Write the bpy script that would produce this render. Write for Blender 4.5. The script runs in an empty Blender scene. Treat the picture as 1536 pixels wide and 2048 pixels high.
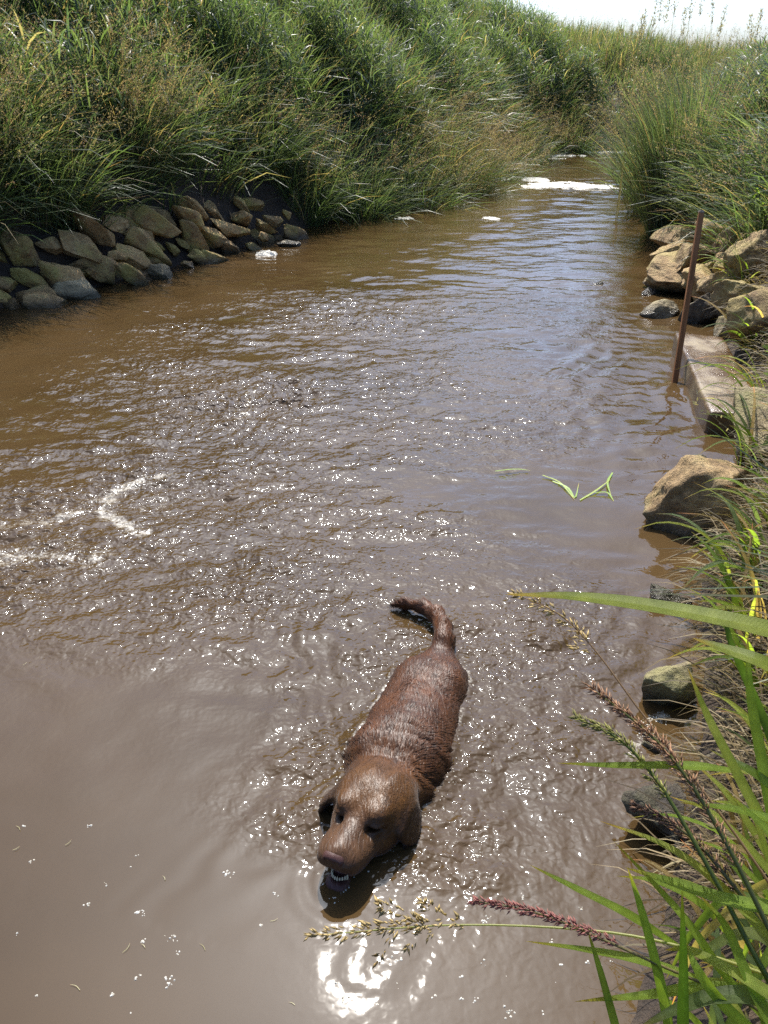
import bpy, math, random
import numpy as np
from mathutils import Vector, Matrix

rng = np.random.default_rng(7)
random.seed(7)
sc = bpy.context.scene
col = sc.collection

# ------------------------------------------------------------------ camera, sky, sun, exposure
PITCH = math.radians(27.7); CAM_H = 1.5; FPX = 1704.0
cam_d = bpy.data.cameras.new('camera'); cam = bpy.data.objects.new('camera', cam_d); col.objects.link(cam)
cam.location = (0, 0, CAM_H); cam.rotation_euler = (math.pi/2 - PITCH, 0, 0)
cam_d.sensor_fit = 'VERTICAL'; cam_d.sensor_height = 24; cam_d.lens = 24*FPX/2048
cam_d.clip_start = 0.02; cam_d.clip_end = 2000
sc.camera = cam

SUN_EL, SUN_AZ = math.radians(56), math.radians(-3)
w = bpy.data.worlds.new('World'); sc.world = w; w.use_nodes = True
wn = w.node_tree.nodes; wl = w.node_tree.links
sky = wn.new('ShaderNodeTexSky'); sky.sky_type = 'NISHITA'; sky.sun_disc = False
sky.sun_elevation = SUN_EL; sky.sun_rotation = SUN_AZ
sky.air_density = 0.65; sky.dust_density = 2.8; sky.ozone_density = 5.0
wb = wn.new('ShaderNodeMix'); wb.data_type = 'RGBA'; wb.blend_type = 'MULTIPLY'; wb.inputs['Factor'].default_value = 1; wb.inputs[7].default_value = (.92, 1.01, 1.05, 1)
wl.new(sky.outputs['Color'], wb.inputs[6]); wl.new(wb.outputs[2], wn['Background'].inputs['Color'])
wn['Background'].inputs['Strength'].default_value = 0.15
sun_d = bpy.data.lights.new('sun', 'SUN'); sun = bpy.data.objects.new('sun', sun_d); col.objects.link(sun)
sun_d.energy = 4.2; sun_d.angle = math.radians(0.53); sun_d.color = (1, 0.95, 0.87)
S = Vector((math.sin(SUN_AZ)*math.cos(SUN_EL), math.cos(SUN_AZ)*math.cos(SUN_EL), math.sin(SUN_EL)))
sun.rotation_euler = (-S).to_track_quat('-Z', 'Y').to_euler()
sc.cycles.use_denoising = False
vs = sc.view_settings
vs.view_transform = 'Standard'; vs.look = 'None'; vs.gamma = 1; vs.exposure = 1.05; vs.use_curve_mapping = False

# ------------------------------------------------------------------ helpers
def at(u, v, z=0.0, d=None):
    """a point of the place seen at (u, v): on the level z, or at d metres in front of the lens"""
    cx, cy = (u-768)/FPX, -(v-1024)/FPX
    dv = np.array([cx, math.cos(PITCH)+cy*math.sin(PITCH), -math.sin(PITCH)+cy*math.cos(PITCH)])
    t = (z-CAM_H)/dv[2] if d is None else d
    return np.array([0, 0, CAM_H]) + t*dv

def tag(o, label=None, cat=None, group=None, kind=None):
    if label: o['label'] = label
    if cat: o['category'] = cat
    if group: o['group'] = group
    if kind: o['kind'] = kind
    return o

def empty(name, loc):
    o = bpy.data.objects.new(name, None); o.location = loc; o.empty_display_size = .05; col.objects.link(o); return o

def link_mesh(name, me, mat, parent=None):
    o = bpy.data.objects.new(name, me); col.objects.link(o)
    if mat is not None and not me.materials: me.materials.append(mat)
    if parent is not None:
        o.parent = parent; o.matrix_parent_inverse = Matrix.Translation(-Vector(parent.location))
    return o

def np_mesh(name, V, Fa, attrs=None, smooth=True):
    V = np.asarray(V, np.float32).reshape(-1, 3); Fa = np.asarray(Fa, np.int32)
    k = Fa.shape[1]; me = bpy.data.meshes.new(name)
    me.vertices.add(len(V)); me.vertices.foreach_set('co', V.ravel())
    me.loops.add(Fa.size); me.loops.foreach_set('vertex_index', Fa.ravel())
    me.polygons.add(len(Fa)); me.polygons.foreach_set('loop_start', np.arange(0, Fa.size, k, dtype=np.int32))
    if smooth: me.polygons.foreach_set('use_smooth', np.ones(len(Fa), bool))
    for n, a in (attrs or {}).items():
        a = np.asarray(a, np.float32)
        if a.ndim == 1:
            me.attributes.new(n, 'FLOAT', 'POINT').data.foreach_set('value', a)
        else:
            c = np.ones((len(V), 4), np.float32); c[:, :3] = a
            me.attributes.new(n, 'FLOAT_COLOR', 'POINT').data.foreach_set('color', c.ravel())
    me.update(calc_edges=True); me.validate()
    return me

def norm(a): return a/np.maximum(np.linalg.norm(a, axis=-1, keepdims=True), 1e-9)

LAT = rng.random((32, 32, 32)).astype(np.float32)
def vnoise(P, scale=1.0, off=0.0):
    """smooth value noise -1..1 at the points P (n,3)"""
    q = np.asarray(P, np.float32)*scale + off
    i = np.floor(q).astype(int); f = q-i; f = f*f*(3-2*f); r = 0
    for dx in (0, 1):
        for dy in (0, 1):
            for dz in (0, 1):
                wgt = (f[:, 0] if dx else 1-f[:, 0])*(f[:, 1] if dy else 1-f[:, 1])*(f[:, 2] if dz else 1-f[:, 2])
                r = r + wgt*LAT[(i[:, 0]+dx) % 32, (i[:, 1]+dy) % 32, (i[:, 2]+dz) % 32]
    return r*2-1
def fbm(P, scale, oct=4, off=0.0):
    r = 0; a = 1; t = 0
    for k in range(oct): r = r + a*vnoise(P, scale*2.03**k, off+7.3*k); t += a; a *= .5
    return r/t
def fbm2(x, y, scale, oct=3, off=0.0):
    return fbm(np.stack([np.ravel(x), np.ravel(y), np.zeros(np.size(x))+.37], 1), scale, oct, off).reshape(np.shape(x))
def sstep(a, b, x):
    t = np.clip((x-a)/(b-a), 0, 1); return t*t*(3-2*t)

# ------------------------------------------------------------------ materials
def mat_new(name):
    m = bpy.data.materials.new(name); m.use_nodes = True
    return m, m.node_tree.nodes, m.node_tree.links, m.node_tree.nodes['Principled BSDF']
def ramp(nodes, stops):
    r = nodes.new('ShaderNodeValToRGB'); e = r.color_ramp.elements
    e[0].position, e[0].color = stops[0][0], (*stops[0][1], 1); e[1].position, e[1].color = stops[-1][0], (*stops[-1][1], 1)
    for p, c in stops[1:-1]:
        x = e.new(p); x.color = (*c, 1)
    return r
def noise_tex(nodes, links, scale, detail=4, rough=.55, coord=None, dist=0.0):
    t = nodes.new('ShaderNodeTexNoise'); t.inputs['Scale'].default_value = scale; t.inputs['Detail'].default_value = detail
    t.inputs['Roughness'].default_value = rough; t.inputs['Distortion'].default_value = dist
    if coord is not None: links.new(coord, t.inputs['Vector'])
    return t
def mixc(nodes, links, fac, a, b, mode='MIX'):
    m = nodes.new('ShaderNodeMix'); m.data_type = 'RGBA'; m.blend_type = mode
    for sock, val in ((m.inputs['Factor'], fac), (m.inputs[6], a), (m.inputs[7], b)):
        if isinstance(val, bpy.types.NodeSocket): links.new(val, sock)
        elif isinstance(val, (int, float)): sock.default_value = val
        else: sock.default_value = (*val, 1)
    return m.outputs[2]
def math_n(nodes, links, op, a, b=0.0):
    m = nodes.new('ShaderNodeMath'); m.operation = op
    for sock, val in ((m.inputs[0], a), (m.inputs[1], b)):
        if isinstance(val, bpy.types.NodeSocket): links.new(val, sock)
        else: sock.default_value = val
    return m.outputs[0]
def bump(nodes, links, height, dist, strength=1.0, normal=None):
    b = nodes.new('ShaderNodeBump'); b.inputs['Distance'].default_value = dist; b.inputs['Strength'].default_value = strength
    links.new(height, b.inputs['Height'])
    if normal is not None: links.new(normal, b.inputs['Normal'])
    return b.outputs['Normal']

def leaf_mat(name, rough=.42, trans=.48, spec=.5):
    m, n, l, p = mat_new(name)
    a = n.new('ShaderNodeAttribute'); a.attribute_name = 'Col'
    p.inputs['Roughness'].default_value = rough; p.inputs['Specular IOR Level'].default_value = spec
    l.new(a.outputs['Color'], p.inputs['Base Color'])
    t = n.new('ShaderNodeBsdfTranslucent')
    l.new(mixc(n, l, 1.0, a.outputs['Color'], (1.5, 1.55, .8), 'MULTIPLY'), t.inputs['Color'])
    mx = n.new('ShaderNodeMixShader'); mx.inputs[0].default_value = trans
    l.new(p.outputs[0], mx.inputs[1]); l.new(t.outputs[0], mx.inputs[2]); l.new(mx.outputs[0], n['Material Output'].inputs['Surface'])
    return m
M_LEAF = leaf_mat('grass_leaf')
def near_leaf_mat():
    m = leaf_mat('near_leaf', .46, .62, .35); n, l = m.node_tree.nodes, m.node_tree.links; p = n['Principled BSDF']
    g = n.new('ShaderNodeNewGeometry'); a = [k for k in n if k.type == 'ATTRIBUTE'][0]
    uv = n.new('ShaderNodeAttribute'); uv.attribute_name = 'across'
    vein = n.new('ShaderNodeTexWave'); vein.inputs['Scale'].default_value = 1.6; vein.inputs['Distortion'].default_value = .6; l.new(uv.outputs['Vector'], vein.inputs['Vector'])
    t = noise_tex(n, l, 55, 4, .6, g.outputs['Position']); r = ramp(n, [(.3, (.72, .74, .6)), (.7, (1.2, 1.15, 1.1))]); l.new(t.outputs['Fac'], r.inputs['Fac'])
    c = mixc(n, l, .9, a.outputs['Color'], r.outputs['Color'], 'MULTIPLY'); v = ramp(n, [(0, (.82, .82, .82)), (1, (1.1, 1.1, 1.1))]); l.new(vein.outputs['Fac'], v.inputs['Fac'])
    c = mixc(n, l, .9, c, v.outputs['Color'], 'MULTIPLY'); l.new(c, p.inputs['Base Color'])
    tr = [k for k in n if k.type == 'BSDF_TRANSLUCENT'][0]; l.new(mixc(n, l, 1.0, c, (1.9, 1.8, .9), 'MULTIPLY'), tr.inputs['Color'])
    l.new(bump(n, l, vein.outputs['Fac'], .0008, .8), p.inputs['Normal']); return m
M_NEAR = near_leaf_mat()
M_SEED = leaf_mat('seed_head', .7, .35, .2)
M_STRAW = leaf_mat('dry_straw', .6, .25, .3)

def rock_mat(name, c1, c2, c3, moss):
    m, n, l, p = mat_new(name)
    g = n.new('ShaderNodeNewGeometry'); oi = n.new('ShaderNodeObjectInfo')
    pos = g.outputs['Position']
    n1 = noise_tex(n, l, 9, 8, .65, pos); n2 = noise_tex(n, l, 60, 6, .7, pos); n3 = noise_tex(n, l, 4.5, 5, .6, pos)
    r1 = ramp(n, [(.32, c1), (.5, c2), (.68, c3)]); l.new(n1.outputs['Fac'], r1.inputs['Fac'])
    r2 = ramp(n, [(.3, (.45, .45, .45)), (.6, (1.15, 1.1, 1.05))]); l.new(n2.outputs['Fac'], r2.inputs['Fac'])
    c = mixc(n, l, .8, r1.outputs['Color'], r2.outputs['Color'], 'MULTIPLY')
    vr = ramp(n, [(0, (.72, .7, .68)), (1, (1.2, 1.14, 1.05))]); l.new(oi.outputs['Random'], vr.inputs['Fac'])
    c = mixc(n, l, 1.0, c, vr.outputs['Color'], 'MULTIPLY')
    mr = ramp(n, [(.47, (0, 0, 0)), (.62, (1, 1, 1))]); l.new(n3.outputs['Fac'], mr.inputs['Fac'])
    c = mixc(n, l, math_n(n, l, 'MULTIPLY', mr.outputs['Color'], .75), c, moss)
    # wet band next to the water
    sx = n.new('ShaderNodeSeparateXYZ'); l.new(pos, sx.inputs[0])
    wz = math_n(n, l, 'ADD', sx.outputs['Z'], math_n(n, l, 'MULTIPLY', n1.outputs['Fac'], -.06))
    wr = n.new('ShaderNodeMapRange'); wr.inputs['From Min'].default_value = .045; wr.inputs['From Max'].default_value = -.005
    l.new(wz, wr.inputs['Value']); wet = wr.outputs['Result']
    c = mixc(n, l, math_n(n, l, 'MULTIPLY', wet, .72), c, (.025, .02, .013))
    l.new(c, p.inputs['Base Color'])
    rr = n.new('ShaderNodeMapRange'); rr.inputs['To Min'].default_value = .8; rr.inputs['To Max'].default_value = .22
    l.new(wet, rr.inputs['Value']); l.new(rr.outputs['Result'], p.inputs['Roughness'])
    b1 = bump(n, l, n1.outputs['Fac'], .06, .9); l.new(bump(n, l, n2.outputs['Fac'], .014, 1.0, b1), p.inputs['Normal'])
    return m
M_ROCK_TAN = rock_mat('sandstone', (.21, .135, .06), (.38, .265, .125), (.52, .40, .21), (.31, .24, .07))
M_ROCK_WALL = rock_mat('wall_stone', (.26, .165, .065), (.46, .31, .135), (.60, .45, .23), (.37, .30, .065))
M_ROCK_GREY = rock_mat('grey_stone', (.18, .15, .09), (.32, .27, .165), (.46, .40, .26), (.24, .22, .075))
M_ROCK_DARK = rock_mat('dark_stone', (.05, .04, .03), (.11, .09, .06), (.20, .17, .11), (.09, .09, .035))

def soil_mat():
    m, n, l, p = mat_new('bank_soil')
    g = n.new('ShaderNodeNewGeometry'); pos = g.outputs['Position']
    n1 = noise_tex(n, l, 6, 8, .65, pos); n2 = noise_tex(n, l, 45, 6, .7, pos)
    r = ramp(n, [(.3, (.018, .012, .007)), (.55, (.048, .031, .018)), (.75, (.085, .058, .032))]); l.new(n1.outputs['Fac'], r.inputs['Fac'])
    r2 = ramp(n, [(.3, (.5, .5, .5)), (.65, (1.2, 1.15, 1.1))]); l.new(n2.outputs['Fac'], r2.inputs['Fac'])
    l.new(mixc(n, l, .9, r.outputs['Color'], r2.outputs['Color'], 'MULTIPLY'), p.inputs['Base Color'])
    p.inputs['Roughness'].default_value = .85
    b1 = bump(n, l, n1.outputs['Fac'], .06, .8); l.new(bump(n, l, n2.outputs['Fac'], .015, .9, b1), p.inputs['Normal'])
    return m
M_SOIL = soil_mat()

def water_mat():
    m, n, l, p = mat_new('muddy_water')
    g = n.new('ShaderNodeNewGeometry'); pos = g.outputs['Position']
    a = n.new('ShaderNodeAttribute'); a.attribute_name = 'chop'; chop = a.outputs['Fac']
    n1 = noise_tex(n, l, 1.3, 3, .5, pos)
    r = ramp(n, [(.3, (.044, .026, .0095)), (.7, (.064, .039, .0165))]); l.new(n1.outputs['Fac'], r.inputs['Fac'])
    l.new(r.outputs['Color'], p.inputs['Base Color'])
    p.inputs['Roughness'].default_value = .028; p.inputs['IOR'].default_value = 1.39
    t1 = noise_tex(n, l, 24, 1, .4, pos, .5); t2 = noise_tex(n, l, 72, .5, .4, pos, .3)
    h1 = math_n(n, l, 'MULTIPLY', t1.outputs['Fac'], chop); fi = n.new('ShaderNodeAttribute'); fi.attribute_name = 'fine'; h2 = math_n(n, l, 'MULTIPLY', t2.outputs['Fac'], fi.outputs['Fac'])
    b1 = bump(n, l, h1, .017); b2 = bump(n, l, h2, .0074, 1.0, b1)
    l.new(b2, p.inputs['Normal'])
    fa = n.new('ShaderNodeAttribute'); fa.attribute_name = 'froth'; ft = noise_tex(n, l, 95, 4, .7, pos, .5); fl = noise_tex(n, l, 16, 3, .6, pos, 1.0)
    fm = math_n(n, l, 'ADD', math_n(n, l, 'MULTIPLY', ft.outputs['Fac'], .65), math_n(n, l, 'MULTIPLY', fl.outputs['Fac'], .75))
    mr = n.new('ShaderNodeMapRange'); mr.inputs['From Min'].default_value = 1.1; mr.inputs['From Max'].default_value = 1.4
    l.new(math_n(n, l, 'ADD', fm, fa.outputs['Fac']), mr.inputs['Value']); fr = mr.outputs['Result']
    l.new(mixc(n, l, math_n(n, l, 'MULTIPLY', fr, .75), r.outputs['Color'], (.58, .54, .46)), p.inputs['Base Color'])
    rr = n.new('ShaderNodeMapRange'); rr.inputs['To Min'].default_value = .034; rr.inputs['To Max'].default_value = .5; l.new(fr, rr.inputs['Value']); l.new(rr.outputs['Result'], p.inputs['Roughness'])
    return m
M_WATER = water_mat()

def foam_mat():
    m, n, l, p = mat_new('foam')
    g = n.new('ShaderNodeNewGeometry'); t = noise_tex(n, l, 40, 5, .7, g.outputs['Position'])
    r = ramp(n, [(.32, (.20, .17, .11)), (.5, (.52, .49, .42)), (.68, (.66, .64, .57))]); l.new(t.outputs['Fac'], r.inputs['Fac'])
    l.new(r.outputs['Color'], p.inputs['Base Color']); p.inputs['Roughness'].default_value = .45
    l.new(bump(n, l, t.outputs['Fac'], .02), p.inputs['Normal'])
    return m
M_FOAM = foam_mat()

# ------------------------------------------------------------------ the channel and its banks
LB = np.array([(-16,-30),(-9,-8),(-6,0),(-4,3.6),(-2.95,5.5),(-2.35,6.15),(-1.95,6.85),(-1.35,7.95),(-.85,8.9),(-.55,9.7),(.15,10.6),
               (.95,11.9),(1.4,13.4),(2.4,16.0),(3.4,17.7),(4.9,18.6),(8,19.4),(14,20),(40,22)], float)
RB = np.array([(40,17),(14,16.8),(8,17),(5.2,16.2),(4.0,13.6),(3.05,10.6),(2.6,8.4),(2.45,6.9),(2.15,5.7),(1.95,4.8),(1.75,3.8),(1.38,2.95),
               (.98,2.35),(.82,1.8),(.70,1.5),(.60,1.3),(.50,1.1),(.34,.86),(0,.5),(-.8,-.2),(-2.5,-2),(-6,-8),(-12,-30)], float)
def seg_dist(x, y, pl):
    best = np.full(np.shape(x), 1e9)
    for (ax, ay), (bx, by) in zip(pl[:-1], pl[1:]):
        dx, dy = bx-ax, by-ay; t = np.clip(((x-ax)*dx+(y-ay)*dy)/(dx*dx+dy*dy), 0, 1)
        best = np.minimum(best, np.hypot(x-ax-t*dx, y-ay-t*dy))
    return best
def channel(x, y):
    """distance to the water's edge (positive on land) and whether the far/left bank is the nearer one"""
    x = np.asarray(x, float); y = np.asarray(y, float)
    dl, dr = seg_dist(x, y, LB), seg_dist(x, y, RB)
    poly = np.vstack([LB, RB]); ins = np.zeros(x.shape, bool)
    for (ax, ay), (bx, by) in zip(poly, np.roll(poly, -1, 0)):
        if ay == by: continue
        ins ^= ((ay > y) != (by > y)) & (x < (bx-ax)*(y-ay)/(by-ay)+ax)
    d = np.minimum(dl, dr)
    return np.where(ins, -d, d), dl < dr
def terrain(x, y):
    d, left = channel(x, y)
    crest = np.interp(x, [-8, -2, .5, 2, 4, 7.5, 12], [2.6, 2.6, 2.75, 2.5, 1.95, 1.6, 1.5])
    pl = np.interp(d, [-.6, -.25, 0, .12, .5, .75, 1.2, 2.2, 3.4, 5, 9], [-.46, -.3, -.05, .08, .5, .8, 1.1, 1.6, 1.95, 2.05, 1.9])/2.05*crest
    hr = np.interp(y, [-1, .8, 1.6, 3, 5, 8, 12, 17], [.3, .45, .6, .75, .9, 1.08, 1.15, 1.15])
    pr = np.interp(d, [-.6, -.25, 0, .08, .3, .6, 1.2, 2.2, 4], [-.46, -.3, -.05, .05, .3, .62, .92, 1.0, 1.05])*np.where(d > 0, hr, 1)
    h = np.where(left, pl, pr)
    land = sstep(0, .6, d)
    return h + land*(.10*fbm2(x, y, .9, 3) + .05*fbm2(x, y, 3.1, 2, 3.0)), d, left

def axis(lo, hi, step, far):
    a = list(np.arange(lo, hi+1e-6, step)); s = step; p = lo; q = hi
    while q < far: s *= 1.35; q += s; a.append(q)
    s = step
    while p > -far: s *= 1.35; p -= s; a.insert(0, p)
    return np.array(a)
gx, gy = axis(-7, 11, .09, 500), axis(-1.5, 25, .09, 500)
X, Y = np.meshgrid(gx, gy); Z, D, Lf = terrain(X, Y)
nr, nc = X.shape
def grid_faces(nr, nc):
    i = np.arange((nr-1)*(nc-1)); r, c = i//(nc-1), i % (nc-1); a = r*nc+c
    return np.stack([a, a+1, a+nc+1, a+nc], 1)
me = np_mesh('ground', np.stack([X, Y, Z], -1), grid_faces(nr, nc))
tag(link_mesh('ground', me, M_SOIL), 'brown earth of the stream bed and both grassy banks', 'ground', kind='structure')

# ------------------------------------------------------------------ dog frame (also used by the ripples)
DO = np.array([.10, 1.77]); DF = np.array([-.3007, -.9537]); DB = np.array([.9537, -.3007])
def to_dog(x, y): return (x-DO[0])*DF[0]+(y-DO[1])*DF[1], (x-DO[0])*DB[0]+(y-DO[1])*DB[1]

def ell(P, c, r):
    q = (P-np.array(c, np.float32))/np.array(r, np.float32); k0 = np.sqrt((q*q).sum(-1)); k1 = np.sqrt(((q/np.array(r, np.float32))**2).sum(-1))
    return k0*(k0-1)/np.maximum(k1, 1e-6)
def cone(P, a, b, ra, rb):
    a = np.array(a, np.float32); b = np.array(b, np.float32); ab = b-a; t = np.clip(((P-a)@ab)/(ab@ab), 0, 1)
    return np.sqrt(((P-a-t[..., None]*ab)**2).sum(-1))-(ra+(rb-ra)*t)
def smin(a, b, k):
    h = np.clip(.5+.5*(b-a)/k, 0, 1); return b*(1-h)+a*h-k*h*(1-h)
def smax(a, b, k): return -smin(-a, -b, k)
HC = np.array([.425, .008, .060], np.float32); HY = math.radians(-8.5); HP = math.radians(-11)
HF = np.array([math.cos(HY)*math.cos(HP), math.sin(HY)*math.cos(HP), -math.sin(HP)], np.float32)
HS = np.array([-math.sin(HY), math.cos(HY), 0], np.float32); HU = np.cross(HF, HS)
ST = 1.17
def unst(x): return np.where(x > .06, .06+(x-.06)/ST, x)
def head_sdf(Q):
    q = Q.copy(); q[..., 0] = unst(q[..., 0]); q[..., 1] = np.abs(q[..., 1])
    d = ell(q, (-.005, 0, .004), (.088, .074, .066))
    d = smin(d, ell(q, (-.01, .045, .005), (.06, .035, .045)), .03)
    d = smin(d, ell(q, (.058, .034, .030), (.030, .026, .020)), .018)          # brow
    d = smin(d, ell(q, (.030, .042, -.035), (.065, .034, .042)), .03)          # cheek
    d = smin(d, cone(q, (.055, 0, -.004), (.148, 0, -.016), .036, .030), .022) # bridge
    d = smin(d, ell(q, (.115, .026, -.027), (.056, .029, .029)), .018)         # muzzle side
    d = smin(d, ell(q, (.112, .034, -.042), (.046, .014, .023)), .012)         # flews
    d = smax(d, -ell(q, (.086, .039, .008), (.020, .014, .008)), .010)         # eye socket
    d = smin(d, ell(q, (.072, .041, .018), (.020, .017, .0075)), .006)          # upper lid
    d = smin(d, ell(q, (.079, .041, .001), (.015, .012, .005)), .006)          # lower lid
    d = smax(d, -ell(q, (.160, 0, -.062), (.05, .034, .019)), .006)            # mouth gap
    jaw = cone(q, (.02, 0, -.085), (.139, 0, -.097), .034, .021)
    jaw = smin(jaw, ell(q, (.140, .008, -.095), (.023, .020, .012)), .01)
    jaw = smax(jaw, -ell(q, (.135, 0, -.076), (.030, .018, .010)), .004)
    d = smin(d, jaw, .010)
    return d
def ear_sdf(Q):
    q = Q.copy(); out = None
    # ear held out on one side, lying flat on the other
    for sgn, (tip, mid) in ((-1, ((.022, .126, -.066), (-.002, .098, -.008))), (1, ((.022, .092, -.070), (.004, .090, -.022)))):
        p = q.copy(); p[..., 1] *= sgn
        a = np.array((-.022, .050, .040), np.float32); b = np.array(mid, np.float32); c = np.array(tip, np.float32)
        def flat(p, s, e, r0, r1):
            ab = e-s; t = np.clip(((p-s)@ab)/(ab@ab), 0, 1); v = p-s-t[..., None]*ab
            n = np.cross(ab, np.array((1, 0, 0), np.float32)); n /= np.linalg.norm(n); vn = v@n; vt = v-vn[..., None]*n
            r = r0+(r1-r0)*t; return np.sqrt((vt**2).sum(-1)*(.0065/r)**2+vn**2)-.0065
        e = smin(flat(p, a, b, .034, .038), flat(p, b, c, .038, .010), .012)
        out = e if out is None else np.minimum(out, e)
    return out
def dog_sdf(P):
    H0 = P; P = P.copy(); P[..., 2] += .010; m = P.copy(); m[..., 1] = np.abs(m[..., 1])
    d = ell(P, (-.10, 0, -.080), (.140, .134, .140))
    d = smin(d, ell(P, (.03, 0, -.065), (.18, .134, .136)), .05)
    d = smin(d, ell(P, (.17, 0, -.085), (.20, .142, .178)), .05)
    d = smin(d, ell(m, (.245, .075, -.075), (.085, .050, .13)), .05)
    d = smin(d, ell(m, (.225, .055, .035), (.06, .026, .04)), .03); d = smin(d, ell(m, (-.085, .045, .005), (.05, .03, .04)), .05); d = smax(d, -ell(P, (.285, .0, .125), (.022, .07, .035)), .03)
    d = smin(d, cone(P, (.24, 0, -.02), (.40, .006, .020), .105, .078), .05)
    d = smin(d, ell(P, (.333, .004, .035), (.022, .078, .062)), .02)           # neck fold
    d = smin(d, cone(m, (.26, .09, -.14), (.27, .09, -.30), .045, .030), .03)
    d = smin(d, cone(m, (.27, .09, -.30), (.28, .09, -.44), .027, .023), .02)
    d = smin(d, ell(m, (.30, .09, -.445), (.045, .03, .02)), .015)
    d = smin(d, cone(m, (-.10, .085, -.13), (-.03, .095, -.27), .075, .042), .03)
    d = smin(d, cone(m, (-.03, .095, -.27), (-.17, .095, -.35), .038, .024), .02)
    d = smin(d, cone(m, (-.17, .095, -.35), (-.14, .095, -.44), .022, .022), .02)
    d = smin(d, ell(m, (-.115, .095, -.445), (.045, .03, .02)), .015)
    tl = [(-.19, 0, -.005), (-.25, -.002, .030), (-.30, -.016, .042), (-.35, -.05, .048), (-.385, -.10, .045), (-.40, -.16, .034), (-.395, -.20, .026)]; tr = [.044, .028, .023, .021, .018, .013, .006]
    for k in range(len(tl)-1): d = smin(d, cone(P, tl[k], tl[k+1], tr[k], tr[k+1]), .022 if k else .04)
    P = H0; Q = np.stack([(P-HC)@HF, (P-HC)@HS, (P-HC)@HU], -1)
    hd = smin(head_sdf(Q), ear_sdf(Q), .016)
    return smin(d, hd, .028)

# ------------------------------------------------------------------ water
def wave_tile(N, L, lmin, lmax, seed, ax=1.0):
    r = np.random.default_rng(seed); f = np.fft.fft2(r.standard_normal((N, N)))
    k = np.fft.fftfreq(N, L/N); kx, ky = np.meshgrid(k*ax, k); kk = np.hypot(kx, ky)
    f *= np.exp(-((np.log(np.maximum(kk, 1e-6))-math.log(1/math.sqrt(lmin*lmax)))/(.5*math.log(lmax/lmin)))**2); f[0, 0] = 0
    t = np.real(np.fft.ifft2(f)); return t/t.std()
def tile_at(t, L, x, y):
    N = len(t); u = x/L*N; v = y/L*N; i = np.floor(u).astype(int); j = np.floor(v).astype(int); f = u-i; g = v-j
    i %= N; j %= N; i1 = (i+1) % N; j1 = (j+1) % N
    return (t[j, i]*(1-f)+t[j, i1]*f)*(1-g)+(t[j1, i]*(1-f)+t[j1, i1]*f)*g
def gauss(x, y, cx, cy, sx, sy, ang=0.0):
    c, s = math.cos(ang), math.sin(ang); u = (x-cx)*c+(y-cy)*s; v = -(x-cx)*s+(y-cy)*c
    return np.exp(-(u/sx)**2-(v/sy)**2)
T1, T2, T3 = wave_tile(512, 6, .28, .8, 1, 1.6), wave_tile(512, 4, .09, .22, 2, 1.8), wave_tile(512, 3, .035, .08, 3, 1.4)
def dog_dist(x, y):
    a, b = to_dog(x, y); return np.hypot(a-np.clip(a, -.15, .50), b), a, b
def chop_at(x, y):
    dd, a, b = dog_dist(x, y)
    riff = 1.3*np.maximum.reduce([gauss(x, y, -1.15, 3.0, 1.15, .85, .35), .95*gauss(x, y, -.55, 4.1, 1.4, .95), .75*gauss(x, y, -.5, 5.6, 1.7, .9),
                              .65*gauss(x, y, -.35, 2.45, .75, .55)])
    wake = 1.1*np.exp(-(np.maximum(dd-.16, 0)/.16)**2)*sstep(.62, .45, a)
    vee = np.maximum(np.exp(-((np.abs(b)-(.12+.42*(.62-a)))/.09)**2)*sstep(.62, .5, a)*sstep(-.9, -.2, a), 0)*.55
    side = .95*gauss(x, y, .42, 1.85, .30, .55, -.3)
    c = np.maximum.reduce([riff, wake, vee, side])
    patch = .66+.75*fbm2(x*.8, y, 1.7, 3, 11.0)+.5*fbm2(x*.8, y, 5.0, 2, 4.0)
    return np.clip(c*np.clip(patch, .08, 1.5), 0, 1.6)
def dog_edge(x, y):
    """distance from the dog's outline at the water level"""
    x = np.asarray(x, float); dd, a, b = dog_dist(x, y); r = np.where(dd < .75, 0, .75).astype(float); k = dd < .75
    near = (a > -.5) & (a < .8); k &= near; r[~k] = np.maximum(dd[~k]-.1, .3)
    if k.any(): r[k] = dog_sdf(np.stack([a[k], b[k], np.zeros(k.sum())], -1).astype(np.float32))
    return r
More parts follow.
